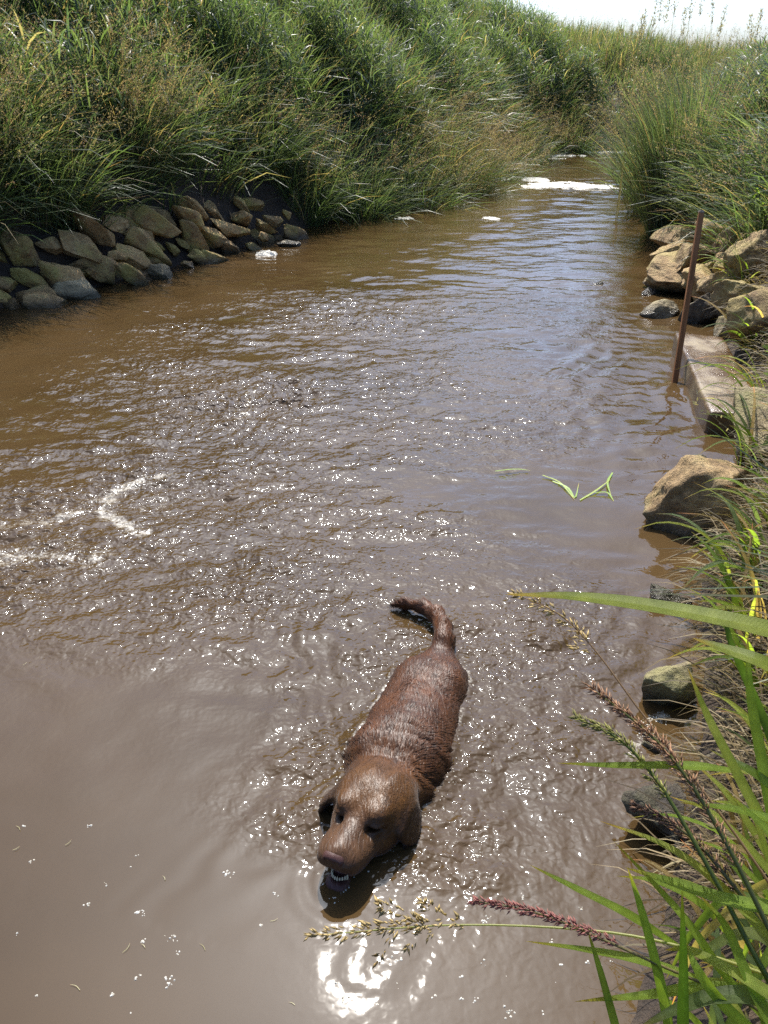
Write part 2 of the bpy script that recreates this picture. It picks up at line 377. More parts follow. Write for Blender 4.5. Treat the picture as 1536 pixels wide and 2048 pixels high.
def water_z(x, y, chop):
    dd, a, b = dog_dist(x, y); sd = np.maximum(dog_edge(x, y), 0); fr = sstep(-.3, .5, a)
    z0 = (.018*np.exp(-sd/.014)*(.6+.5*fbm2(x, y, 18, 2))*(1-.85*sstep(.42, .55, a))+.0022*np.sin(sd*2*math.pi/.045+.5*tile_at(T2, 4, x, y))*np.exp(-sd/.05-(sd/.14)**2)*(1-np.exp(-sd/.02)))*(.5+.5*fr)
    z = (.0003+.0025*sstep(.9, 2.6, y))*tile_at(T1, 6, x, y)
    z = z + (.0011*sstep(1.1, 2.2, y)+(.0024+.0010*sstep(2, 3, y))*chop)*tile_at(T2, 4, x, y)
    z = z + (.000012+(.0012+.0017*sstep(2, 3, y))*chop)*tile_at(T3, 3, x, y)
    ring = np.sin((dd-.1)*2*math.pi/.085+2.5*tile_at(T2, 4, x*.6, y*.6)*.4)*np.exp(-np.maximum(dd-.13, 0)/.17)*sstep(.75, .5, a)
    z = z + z0 + .0012*ring*sstep(.12, .2, dd)*sstep(.62, .45, a)
    vc = np.abs(b)*math.cos(.42)+(a-.66)*math.sin(.42)+.012*tile_at(T1, 6, x*1.3, y*1.3)
    z = z + .0030*np.sin(vc*2*math.pi/.088+.9*tile_at(T2, 4, x*.8, y*.8))*np.exp(-(vc/.17)**2)*sstep(.10, .2, np.abs(b))*sstep(.60, .42, a)*sstep(-1.3, -.4, a)*(.6+.6*np.clip(tile_at(T1, 6, x*.7+1, y*.7), -1, 1))
    near = gauss(x, y, 1.15, 4.2, .5, 1.0)
    z = z + .004*near*np.sin((x*.9-y*.5)*2*math.pi/.16+1.2*tile_at(T1, 6, x, y))
    return z
ys = [-.6]
while ys[-1] < 20.5: ys.append(ys[-1]+max(.009, .0033*ys[-1]))
ys = np.array(ys); NC = 540
s = np.linspace(-1, 1, NC)
half = 1.25+.47*np.maximum(ys, 0); cxs = np.interp(ys, [0, 9, 14, 20], [-.15, 0, .6, 2.0])
X = cxs[:, None]+s[None]*half[:, None]; Y = np.repeat(ys[:, None], NC, 1)
chop = chop_at(X, Y); Z = water_z(X, Y, chop); D, _ = channel(X, Y)
def poly_d(x, y, pxs): return seg_dist(x, y, np.array([at(*q)[:2] for q in pxs]))
froth = np.zeros_like(X)
for pxs, wd_, am in [([(335, 955), (290, 958), (225, 985), (205, 1020), (250, 1055), (285, 1068)], .035, .75), ([(210, 990), (140, 1030), (60, 1045), (-40, 1060)], .05, .62), ([(300, 965), (335, 1000), (290, 1015)], .05, .55),
                     ([(-40, 1120), (90, 1110), (190, 1118)], .09, .62), ([(500, 785), (490, 835)], .06, .6), ([(250, 900), (330, 870)], .06, .5), ([(1262, 1520), (1300, 1440), (1330, 1428)], .014, .6),
                     ([(300, 1180), (60, 1200)], .12, .42), ([(640, 700), (420, 780), (240, 860)], .15, .42)]:
    froth = np.maximum(froth, am*.66*np.exp(-(poly_d(X, Y, pxs)/(1.9*wd_))**2))
froth = np.maximum(froth, .62*np.exp(-(np.maximum(dog_edge(X, Y), 0)/.012)**2)*(.5+.6*fbm2(X, Y, 14, 2)))
base_chop = np.interp(Y, [1.25, 1.8, 3, 8, 12, 20], [.0, .03, .06, .13, .11, .04])
Fq = grid_faces(*X.shape); keep = (D.ravel()[Fq] < .14).any(1)
Fq = Fq[keep]; used = np.unique(Fq); remap = np.zeros(X.size, int); remap[used] = np.arange(len(used))
me = np_mesh('water', np.stack([X, Y, Z], -1).reshape(-1, 3)[used], remap[Fq], {'chop': (np.maximum(chop, base_chop)).ravel()[used], 'froth': froth.ravel()[used], 'fine': (np.maximum(chop, base_chop)*(1-.15*sstep(2.2, 3.4, Y))).ravel()[used]})
tag(link_mesh('water', me, M_WATER), 'muddy brown stream water with sun glitter and ripples', 'water', kind='structure')

# ------------------------------------------------------------------ rocks
def ico(sub):
    import bmesh
    bm = bmesh.new(); bmesh.ops.create_icosphere(bm, subdivisions=sub, radius=1)
    V = np.array([v.co[:] for v in bm.verts]); Fc = np.array([[v.index for v in f.verts] for f in bm.faces]); bm.free(); return V, Fc
ICO4, ICO5 = ico(4), ico(5)
def rock_mesh(r, seed, fine=False, cuts=15, rough=.10):
    g = np.random.default_rng(seed); V, Fc = ICO5 if fine else ICO4
    V = V.copy()
    for k in range(cuts):
        nrm = norm(g.standard_normal(3)); d = g.uniform(.42, .80)
        V = V - np.maximum(V@nrm-d, 0)[:, None]*nrm*.97
    n0 = norm(V)
    V = V + n0*(rough*fbm(V, 1.4, 3, seed*1.7) + rough*.75*fbm(V, 4.0, 5, seed*2.3))[:, None]
    V = V/np.abs(V).max(0)
    return np_mesh('rock', V*np.asarray(r), Fc)
def rock(p, r, rot=(0, 0, 0), seed=0, mat=M_ROCK_TAN, label='', group=None, fine=False, cuts=15, name='rock', rough=.10):
    o = link_mesh(name, rock_mesh(r, seed, fine, cuts, rough), mat); o.location = p; o.rotation_euler = rot
    return tag(o, label, 'rock', group)

# stones lining the shaded bank
WALL = ['mossy stone of the lowest course of the piled wall, standing in the water', 'mossy stone of the second course of the piled wall above the water',
        'brown stone of the top course of the piled wall under the hanging grass']
def along_left(t):
    pts = LB[3:10]; L = np.r_[0, np.cumsum(np.hypot(*np.diff(pts, axis=0).T))]
    x, y = np.interp(t, L, pts[:, 0]), np.interp(t, L, pts[:, 1])
    tx = np.interp(t+.1, L, pts[:, 0])-np.interp(t-.1, L, pts[:, 0]); ty = np.interp(t+.1, L, pts[:, 1])-np.interp(t-.1, L, pts[:, 1])
    k = math.hypot(tx, ty); return np.array([x, y]), np.array([tx, ty])/k
g = np.random.default_rng(21); seed = 100
for tier, (dd, zc, sz, step) in enumerate([(-.03, .05, .21, .25), (.10, .19, .19, .22), (.23, .33, .175, .21)]):
    t = .55+.13*(tier % 2)
    while t < 6.0:
        p, tn = along_left(t); nl = np.array([-tn[1], tn[0]])
        q = p+nl*(dd+g.uniform(-.12, .09)); k = sz*g.choice([.42, .55, .72, .9, 1.05, 1.25])
        rock((q[0], q[1], zc+g.uniform(-.07, .06)), (k*g.uniform(.85, 1.2), k*g.uniform(.5, .75), k*g.uniform(.36, .6)),
             (g.uniform(-.4, .4), g.uniform(.2, .95), math.atan2(tn[1], tn[0])+g.uniform(-1.1, .2)), seed, M_ROCK_WALL, WALL[tier], 'stones piled along the shaded bank', cuts=16)
        seed += 1; t += step*g.uniform(.8, 1.25)*(k/sz)**.6
def rock_px(u, v, zc, r, rot, seed, mat, label, group=None, **k):
    p = at(u, v, zc); r = tuple(k*(1.22 if u > 1280 and v < 700 else 1.0) for k in r); return rock(tuple(p), r, rot, seed, mat, label, group, **k)
rock_px(142, 574, .07, (.20, .17, .15), (0, .2, .4), 301, M_ROCK_GREY, 'large pale pyramid-shaped stone at the foot of the piled wall', fine=True)
rock_px(62, 600, .03, (.17, .13, .11), (0, .15, .3), 302, M_ROCK_WALL, 'low mossy wedge stone in the water before the dark flat slab', fine=True)
rock_px(20, 552, .14, (.26, .2, .09), (.1, 0, .2), 303, M_ROCK_WALL, 'flat reddish slab jutting over the water from the piled wall')
rock_px(222, 549, .04, (.16, .11, .09), (.1, -.35, .2), 304, M_ROCK_WALL, 'small yellow-mossed stone slanting into the water beside the pale pyramid stone')
rock_px(183, 540, .06, (.09, .08, .07), (0, .2, .2), 305, M_ROCK_WALL, 'little brown stone wedged between the pale pyramid stone and the slanting mossed one')
rock_px(326, 545, .035, (.12, .09, .085), (0, .2, .5), 306, M_ROCK_GREY, 'small moss-topped stone standing alone in the water off the wall', fine=True)
rock_px(575, 487, .02, (.13, .07, .05), (0, .1, .3), 307, M_ROCK_GREY, 'wet low stone breaking the water at the end of the wall')
rock_px(262, 462, .28, (.30, .22, .20), (.1, .1, .4), 308, M_ROCK_WALL, 'biggest blocky boulder set in the middle of the piled wall', fine=True)
# stones by the stake on the sunny bank
rp = rock_px
CL = 'tan stone in the heap behind the wooden stake'
rp(1372, 545, .12, (.30, .24, .15), (.05, .12, .5), 311, M_ROCK_TAN, 'large ridged tan boulder overhanging the water behind the stake', fine=True, rough=.16)
rp(1425, 585, .10, (.19, .2, .15), (0, .1, .2), 312, M_ROCK_TAN, 'rounded tan boulder close behind the wooden stake', fine=True)
rp(1368, 488, .16, (.22, .2, .12), (0, .1, .1), 313, M_ROCK_TAN, CL, 'stones behind the stake', fine=True)
rp(1428, 505, .20, (.25, .22, .15), (.1, -.1, .7), 314, M_ROCK_TAN, CL, 'stones behind the stake', fine=True)
rp(1428, 468, .34, (.15, .13, .12), (.1, .4, .3), 315, M_ROCK_TAN, CL, 'stones behind the stake')
rp(1478, 545, .22, (.22, .18, .14), (.1, .1, .3), 316, M_ROCK_TAN, CL, 'stones behind the stake', fine=True)
for k_, (u_, v_, z_, r_) in enumerate([(1345, 515, .10, .17), (1392, 522, .22, .16), (1462, 500, .34, .16), (1398, 560, .16, .14), (1490, 600, .22, .17), (1450, 566, .22, .15), (1335, 560, .04, .13), (1500, 510, .40, .15)]):
    rp(u_, v_, z_, (r_, r_*.85, r_*.7), (.2*(k_ % 3)-.2, .15*(k_ % 4), .5*k_), 340+k_, M_ROCK_TAN, CL, 'stones behind the stake', fine=True, rough=.14)
rp(1326, 624, .01, (.14, .09, .075), (0, .05, .15), 317, M_ROCK_GREY, 'wet grey half-sunk stone left dripping beside the stake', fine=True)
rp(1402, 628, .05, (.125, .12, .12), (0, .3, .2), 318, M_ROCK_DARK, 'dark wet stone between the stake and the slab', fine=True)
rp(1463, 650, .10, (.10, .09, .10), (0, .2, .8), 319, M_ROCK_GREY, 'small grey stone behind the concrete slab', fine=True)
rp(1302, 588, .0, (.09, .05, .04), (0, 0, .3), 320, M_ROCK_DARK, 'tiny dark stone awash below the ridged boulder')
rp(1195, 571, -.01, (.07, .035, .03), (0, 0, .1), 321, M_ROCK_DARK, 'black stone tip just breaking the open water')
rp(1530, 620, .30, (.2, .2, .2), (.2, .1, .3), 322, M_ROCK_TAN, 'brown stone lodged in the earth above the small grey stone')
rp(1540, 870, .10, (.22, .24, .17), (.1, .1, .3), 323, M_ROCK_GREY, 'grey-green boulder at the near end of the concrete slab', fine=True)
rp(1408, 1000, .06, (.27, .22, .19), (.08, -.12, .35), 324, M_ROCK_TAN, 'big ochre boulder with a notch beside the calm water', fine=True, rough=.13)
rp(1325, 1200, .005, (.085, .07, .055), (0, 0, .3), 325, M_ROCK_DARK, 'low weedy stone half under the water below the ochre boulder', fine=True, rough=.16)
rp(1350, 1372, .05, (.085, .075, .075), (0, .05, .2), 326, M_ROCK_GREY, 'pale grey block-like stone under the bank grass', fine=True)
rp(1308, 1492, .0, (.035, .03, .028), (0, .2, .4), 327, M_ROCK_GREY, 'fist-sized pale pebble at the water line by the straw')
rp(1322, 1625, .05, (.075, .08, .06), (.1, 0, .4), 328, M_ROCK_DARK, 'black mossy stone beneath the hanging straw', fine=True, rough=.2)
rp(1390, 930, .02, (.1, .06, .045), (0, 0, .6), 329, M_ROCK_DARK, 'wet dark stone between the slab and the ochre boulder')

# ------------------------------------------------------------------ concrete slab and stake
def slab_mat():
    m, n, l, p = mat_new('wet_concrete'); g = n.new('ShaderNodeNewGeometry'); pos = g.outputs['Position']
    n1 = noise_tex(n, l, 5, 6, .6, pos); n2 = noise_tex(n, l, 80, 5, .7, pos)
    r = ramp(n, [(.35, (.075, .038, .014)), (.5, (.12, .075, .034)), (.66, (.20, .15, .08))]); l.new(n1.outputs['Fac'], r.inputs['Fac'])
    r2 = ramp(n, [(.3, (.6, .6, .6)), (.65, (1.1, 1.1, 1.1))]); l.new(n2.outputs['Fac'], r2.inputs['Fac'])
    l.new(mixc(n, l, .8, r.outputs['Color'], r2.outputs['Color'], 'MULTIPLY'), p.inputs['Base Color'])
    rr = ramp(n, [(.4, (.15, .15, .15)), (.62, (.6, .6, .6))]); l.new(n1.outputs['Fac'], rr.inputs['Fac']); l.new(rr.outputs['Color'], p.inputs['Roughness'])
    l.new(bump(n, l, n2.outputs['Fac'], .004, .8), p.inputs['Normal']); return m
import bmesh
def slab():
    bm = bmesh.new(); bmesh.ops.create_cube(bm, size=1)
    for v in bm.verts: v.co = Vector((v.co.x*.27, v.co.y*1.25, v.co.z*.24))
    bmesh.ops.bevel(bm, geom=list(bm.edges), offset=.018, segments=3, affect='EDGES', profile=.6)
    bmesh.ops.subdivide_edges(bm, edges=[e for e in bm.edges if e.calc_length() > .05], cuts=14, use_grid_fill=True)
    V = np.array([v.co[:] for v in bm.verts]); dz = .006*fbm(V, 9, 3)+.003*fbm(V, 30, 2)
    for v, k in zip(bm.verts, dz): v.co += v.normal*float(k)
    me = bpy.data.meshes.new('slab'); bm.to_mesh(me); bm.free()
    for pl in me.polygons: pl.use_smooth = True
    o = link_mesh('concrete_slab', me, slab_mat()); c = (at(1350, 806, .13)+at(1490, 806, .13)+at(1375, 668, .13)+at(1468, 675, .13))/4
    o.location = (c[0]+.035, c[1], -.01); o.rotation_euler = (.012, .05, -.17)
    tag(o, 'wet concrete slab lying along the water edge beside the stake', 'slab')
slab()
def wood_mat():
    m, n, l, p = mat_new('weathered_wood'); tc = n.new('ShaderNodeTexCoord'); mp = n.new('ShaderNodeMapping'); mp.inputs['Scale'].default_value = (60, 60, 3)
    l.new(tc.outputs['Object'], mp.inputs[0]); t = noise_tex(n, l, 1, 6, .65, mp.outputs[0])
    r = ramp(n, [(.3, (.12, .050, .020)), (.7, (.30, .14, .06))]); l.new(t.outputs['Fac'], r.inputs['Fac']); l.new(r.outputs['Color'], p.inputs['Base Color'])
    p.inputs['Roughness'].default_value = .85; p.inputs['Specular IOR Level'].default_value = .15; l.new(bump(n, l, t.outputs['Fac'], .004), p.inputs['Normal']); return m
def stake():
    b = at(1349, 765, 0); tp = at(1403, 421, 0, d=b[1]*math.cos(PITCH)+CAM_H*math.sin(PITCH)-.02)
    ax = norm(tp-b); b = b-ax*.4; Lg = float(np.linalg.norm(tp-b)); root = empty('wooden_stake', tuple(b))
    def seg(name, z0, z1, wd, mat, bev):
        bm = bmesh.new(); bmesh.ops.create_cube(bm, size=1)
        for v in bm.verts: v.co = Vector((v.co.x*wd, v.co.y*wd*.85, z0+(v.co.z+.5)*(z1-z0)))
        bmesh.ops.bevel(bm, geom=list(bm.edges), offset=bev, segments=2, affect='EDGES')
        me = bpy.data.meshes.new(name); bm.to_mesh(me); bm.free(); o = link_mesh(name, me, mat, None); o.parent = root; return o
    q = Vector(ax).to_track_quat('Z', 'Y'); root.rotation_euler = (q @ Matrix.Rotation(.35, 3, 'Z').to_quaternion()).to_euler()
    seg('shaft', 0, Lg-.015, .028, wood_mat(), .003)
    m, n, l, p = mat_new('cut_wood'); p.inputs['Base Color'].default_value = (.34, .27, .19, 1); p.inputs['Roughness'].default_value = .8
    t = noise_tex(n, l, 90, 4); l.new(bump(n, l, t.outputs['Fac'], .003), p.inputs['Normal'])
    seg('cut_top', Lg-.0149, Lg, .0276, m, .004)
    tag(root, 'thin square wooden stake leaning up out of the water by the slab', 'stake')
stake()

# ------------------------------------------------------------------ foam
def foam_patch(c, rx, ry, seed, label, group=None, thr=.5, h=.006, step=.018, rot=0.0):
    n = int(max(12, 2.6*rx/step)); m = int(max(10, 2.6*ry/step))
    x = np.linspace(-1.3, 1.3, n)*rx; y = np.linspace(-1.3, 1.3, m)*ry; Xg, Yg = np.meshgrid(x, y)
    e = 1-np.hypot(Xg/rx, Yg/ry)+.75*fbm2(Xg, Yg*1.6, 2.2/rx, 4, seed*3.1)+.35*fbm2(Xg, Yg, 16, 3, seed)
    Zg = -.012+(h+.012)*sstep(thr-.42, thr-.2, e)*(1+.35*fbm2(Xg, Yg, 30, 2, seed))
    Fq = grid_faces(m, n); keep = (e.ravel()[Fq] > thr-.45).any(1); Fq = Fq[keep]
    cr, srn = math.cos(rot), math.sin(rot)
    o = link_mesh('foam_patch', np_mesh('foam_patch', np.stack([Xg*cr-Yg*srn, Xg*srn+Yg*cr, Zg], -1), Fq), M_FOAM)
    o.location = (c[0], c[1], 0.002); return tag(o, label, 'foam', group)
foam_patch(at(1150, 372), .62, .42, 1, 'large white foam raft drifting where the stream bends away', thr=.5, rot=-.15)
foam_patch(at(1072, 360), .24, .32, 2, 'white foam lobe beside the large foam raft', rot=.2)
for k, (u, v, rx, ry) in enumerate([(1118, 311, .45, .13), (1200, 304, .5, .16), (1050, 329, .28, .14), (1110, 318, .2, .08)]):
    foam_patch(at(u, v), rx, ry, 5+k, 'thin foam strip on the dark water beyond the raft', 'foam strips beyond the raft')
foam_patch(at(980, 437), .11, .1, 11, 'broken foam scrap in mid-stream before the raft')
foam_patch(at(531, 508), .10, .08, 12, 'bright foam cap on the water by the end of the stone wall', h=.018)
foam_patch(at(810, 437), .1, .1, 13, 'small foam scrap under the overhanging grass')
def domes(pts, rad, flat=.45):
    a = np.linspace(0, 2*math.pi, 7)[:-1]
    tpl = np.vstack([[(math.cos(t), math.sin(t), 0) for t in a], [(.7*math.cos(t+.5), .7*math.sin(t+.5), .75) for t in a], [(0, 0, 1)]])
    f = []
    for k in range(6):
        j = (k+1) % 6; f += [(k, j, 6+k), (j, 6+j, 6+k), (6+k, 6+j, 12)]
    f = np.array(f); V = pts[:, None, :]+tpl[None]*(rad[:, None, None]*np.array([1, 1, flat]))
    return V.reshape(-1, 3), (f[None]+(np.arange(len(pts))*13)[:, None, None]).reshape(-1, 3)
g = np.random.default_rng(5); P = []; R = []
def streak(pxs, n, wd, r0, r1):
    c = np.array([at(*q) for q in pxs]); t = g.random(n)*(len(c)-1); i = np.minimum(t.astype(int), len(c)-2); f = (t-i)[:, None]
    p = c[i]*(1-f)+c[i+1]*f; p[:, :2] += g.standard_normal((n, 2))*wd*(.4+g.random((n, 1))); P.append(p); R.append(g.uniform(r0, r1, n)**1)
streak([(335, 955), (290, 960), (225, 985), (205, 1020), (250, 1055), (280, 1065)], 300, .022, .001, .0032)
streak([(205, 985), (140, 1030), (60, 1040)], 160, .03, .001, .003)
streak([(300, 965), (330, 1000), (290, 1010)], 120, .04, .001, .003)
streak([(20, 1110), (90, 1110), (180, 1115)], 220, .06, .001, .003)
streak([(500, 790), (490, 830)], 90, .05, .001, .003)
streak([(1270, 1500), (1300, 1440), (1330, 1430)], 160, .012, .001, .003)
a_ = g.uniform(-.25, .68, 9000); b_ = g.uniform(-.22, .22, 9000); e_ = dog_sdf(np.stack([a_, b_, np.zeros(9000)], -1).astype(np.float32)); k_ = np.where((e_ > .0) & (e_ < .022))[0][:330]
P.append(np.stack([DO[0]+a_[k_]*DF[0]+b_[k_]*DB[0], DO[1]+a_[k_]*DF[1]+b_[k_]*DB[1], 0*a_[k_]], 1)); R.append(g.uniform(.0008, .0028, len(k_)))
P = np.vstack(P); R = np.concatenate(R); P[:, 2] = water_z(P[:, 0], P[:, 1], chop_at(P[:, 0], P[:, 1]))-.0006
V, Fc = domes(P, R)
tag(link_mesh('foam_bubbles', np_mesh('foam_bubbles', V, Fc), M_FOAM), 'frothy white bubble streaks curling on the riffle', 'foam', kind='stuff')
P = []; R = []
for k in range(95):
    u, v = g.uniform(-150, 1250), 2100-460*g.random()**1.7
    if 560 < u < 900 and v < 1840: continue
    c = at(u, v); n = g.integers(1, 6) if g.random() < .8 else g.integers(8, 16); sp = .0028 if n < 6 else .006
    p = c+np.c_[g.standard_normal((n, 2))*sp, np.zeros(n)]; P.append(p); R.append(g.uniform(.0010, .0030, n))
P = np.vstack(P); R = np.concatenate(R); P[:, 2] = water_z(P[:, 0], P[:, 1], chop_at(P[:, 0], P[:, 1]))-.0004
V, Fc = domes(P, R, .7)
tag(link_mesh('foam_flecks', np_mesh('foam_flecks', V, Fc), M_FOAM), 'tiny white foam flecks dotting the calm water', 'foam', kind='stuff')

# ------------------------------------------------------------------ grass
def blades(root, head, lean, curve, length, width, colr, seg=3, twist=None, fade=None):
    """curved tapering strips: root (n,3), head = compass heading, lean/curve = angle from upright at the root / added by the tip"""
    n = len(root); t = np.linspace(0, 1, seg+1); th = lean[:, None]+curve[:, None]*t[None]**1.4
    tm = (th[:, 1:]+th[:, :-1])/2; st = length[:, None]/seg
    hx = np.concatenate([np.zeros((n, 1)), np.cumsum(np.sin(tm)*st, 1)], 1); hz = np.concatenate([np.zeros((n, 1)), np.cumsum(np.cos(tm)*st, 1)], 1)
    ch, sh = np.cos(head)[:, None], np.sin(head)[:, None]
    C = np.stack([root[:, :1]+hx*ch, root[:, 1:2]+hx*sh, root[:, 2:]+hz], -1)
    tw = (rng.uniform(-.9, .9, n) if twist is None else twist)[:, None]
    side = np.stack([-sh*np.cos(tw)+0*hx, ch*np.cos(tw)+0*hx, np.sin(tw)+0*hx], -1)
    wp = np.interp(t, [0, .3, .75, 1], [.65, 1, .6, .06])
    off = side*(width[:, None]*wp[None]/2)[..., None]
    V = np.stack([C-off, C+off], 2).reshape(-1, 3)
    i = (np.arange(n)*(seg+1)*2)[:, None]+np.arange(seg)[None]*2
    Fq = np.stack([i, i+1, i+3, i+2], -1).reshape(-1, 4)
    cc = np.repeat(colr[:, None], (seg+1)*2, 1)
    return V, Fq, cc.reshape(-1, 3), C
def panicles(C, size, k, colr, spread=.35):
    """airy seed heads on the last stretch of the stems whose centre lines are C"""
    n = len(C); tip = C[:, -1]; ax = norm(C[:, -1]-C[:, -2])
    u = rng.random((n, k)); ln = size[:, None]*u
    base = tip[:, None]-ax[:, None]*ln[..., None]+ax[:, None]*(size*.25)[:, None, None]
    rad = norm(rng.standard_normal((n, k, 3))); r = size[:, None]*spread*(.15+.85*np.sin(np.pi*np.clip(u*.85+.1, 0, 1)))*rng.random((n, k))
    c = base+rad*r[..., None]; c[..., 2] -= r*.3
    d = norm(ax[:, None]+.8*rad+rng.standard_normal((n, k, 3))*.25); sd = norm(np.cross(d, rng.standard_normal((n, k, 3))))
    sl = size[:, None, None]*rng.uniform(.06, .13, (n, k, 1)); sw = sl*.34
    V = np.stack([c-d*sl/2, c+sd*sw/2, c+d*sl/2, c-sd*sw/2], 2).reshape(-1, 3)
    Fq = np.arange(n*k*4).reshape(-1, 4)
    cc = np.repeat(np.repeat(colr[:, None], k, 1)*rng.uniform(.75, 1.25, (n, k, 1)), 4, 1).reshape(-1, 3) if False else np.repeat((colr[:, None]*rng.uniform(.75, 1.25, (n, k, 1))).reshape(-1, 3), 4, 0)
    return V, Fq, cc
GREENS = 1.14*np.array([(.062, .094, .038), (.076, .112, .042), (.094, .124, .052), (.052, .080, .045), (.112, .134, .062), (.086, .110, .072)])
STRAWS = np.array([(.30, .22, .11), (.24, .17, .085), (.36, .29, .16)])
SEEDS = np.array([(.26, .19, .12), (.30, .21, .15), (.22, .145, .105), (.33, .27, .17)])
def colours(n, dry=.12):
    c = GREENS[rng.integers(0, len(GREENS), n)]*rng.uniform(.75, 1.25, (n, 1)); k = rng.random(n) < dry
    c[k] = STRAWS[rng.integers(0, len(STRAWS), k.sum())]*rng.uniform(.7, 1.1, (k.sum(), 1)); return c
def to_water(x, y, e=.12):
    gx = (channel(x+e, y)[0]-channel(x-e, y)[0]); gy = (channel(x, y+e)[0]-channel(x, y-e)[0])
    return np.arctan2(-gy, -gx)
def in_view(x, y, pad=1.3): return (np.abs(x) < .47*np.maximum(y, 0)+pad) & (y > .2)

def bank(name, want_left, n, box, dmin, dmax, label, lmean):
    x = rng.uniform(box[0], box[1], n); y = box[2]+(box[3]-box[2])*rng.random(n)**1.25
    h, d, lf = terrain(x, y)
    lim = np.interp(y, [9, 9.8], [.38, .36]) if want_left else np.interp(y, [2.6, 3.3, 6.4, 7.6], [.5, .7, .7, .3])
    ok = (lf == want_left) & in_view(x, y) & (d > lim-.22*fbm2(x, y, 2.2, 2)) & (d < dmax) & (fbm2(x, y, 1.7, 3, 2.0) > -.36-.3*sstep(.9, 2.0, d))
    den = 1.0-.45*sstep(1.5, dmax, d); ok &= rng.random(n) < den
    x, y, h, d = x[ok], y[ok], h[ok], d[ok]; n = len(x)
    hw = to_water(x, y); edge = sstep(1.5, .3, d)
    cl = fbm2(x, y, 1.7, 3, 2.0); cl2 = fbm2(x, y, .8, 2, 9.0)
    head = np.where(rng.random(n) < .35+.5*edge, hw+rng.normal(0, .7, n), rng.uniform(0, 6.28, n))
    L = lmean*(1+.75*cl+.25*edge)*rng.uniform(.5, 1.25, n); L = np.clip(L, .18, 1.1)
    wd = np.where(rng.random(n) < .2, rng.uniform(.012, .020, n), rng.uniform(.006, .012, n))*(1+.03*y)
    c = colours(n, .07)*(1+.25*cl2[:, None]); c[cl2 > .25, 0] *= 1.15
    V, Fq, cc, C = blades(np.stack([x, y, h-.03], 1), head, rng.uniform(.02, .35, n)+.34*edge, rng.uniform(.2, 1.3, n)+.5*edge, L, wd, c)
    o = link_mesh(name, np_mesh(name, V, Fq, {'Col': cc}), M_LEAF); tag(o, label, 'grass', kind='stuff')
    q = np.where((rng.random(n) < .3) & (y < 15))[0]; m = len(q); up = rng.uniform(.15, .8, m)*L[q]
    V_, F_, c_, _ = blades(np.stack([x[q]+rng.normal(0, .05, m), y[q]+rng.normal(0, .05, m), h[q]+up], 1), rng.uniform(0, 6.28, m), rng.uniform(.4, 1.1, m), rng.uniform(.3, 1.3, m), rng.uniform(.09, .24, m), rng.uniform(.011, .022, m), colours(m, .04)*rng.uniform(.8, 1.15, (m, 1)), seg=2)
    tag(link_mesh(name.replace('grass', 'foliage'), np_mesh('foliage', V_, F_, {'Col': c_}), M_LEAF), 'short broad leaves among the '+('long grass of the shaded bank' if want_left else 'grass of the sunny stony bank'), 'foliage', kind='stuff')
    # seed heads over it
    zone = fbm2(x, y, 1.1, 3, 5.0)+.25*sstep(.8, 2.5, d)
    pk = np.where((rng.random(n) < np.clip(.05+.30*zone, .01, .26)))[0]
    m = len(pk); sc_ = SEEDS[rng.integers(0, len(SEEDS), m)]*rng.uniform(.8, 1.2, (m, 1))
    V1, F1, c1, C1 = blades(np.stack([x[pk], y[pk], h[pk]-.02], 1), head[pk], rng.uniform(.02, .3, m)+.3*edge[pk], rng.uniform(.1, .9, m)+.45*edge[pk],
                        np.clip(L[pk]*1.3, .35, 1.15), np.full(m, .0028)*(1+.06*y[pk]), sc_*np.array([.7, .85, .6]))
    V2, F2, c2 = panicles(C1, rng.uniform(.12, .22, m), 15, sc_)
    o = link_mesh(name.replace('grass', 'seed_heads'), np_mesh('seeds', np.vstack([V1, V2]), np.vstack([F1, F2+len(V1)]), {'Col': np.vstack([c1, c2])}, False), M_SEED)
    tag(o, 'hazy tan seed heads standing above the '+('long grass of the shaded bank' if want_left else 'grass of the sunny stony bank'), 'grass', kind='stuff')
    print(name, n, m)
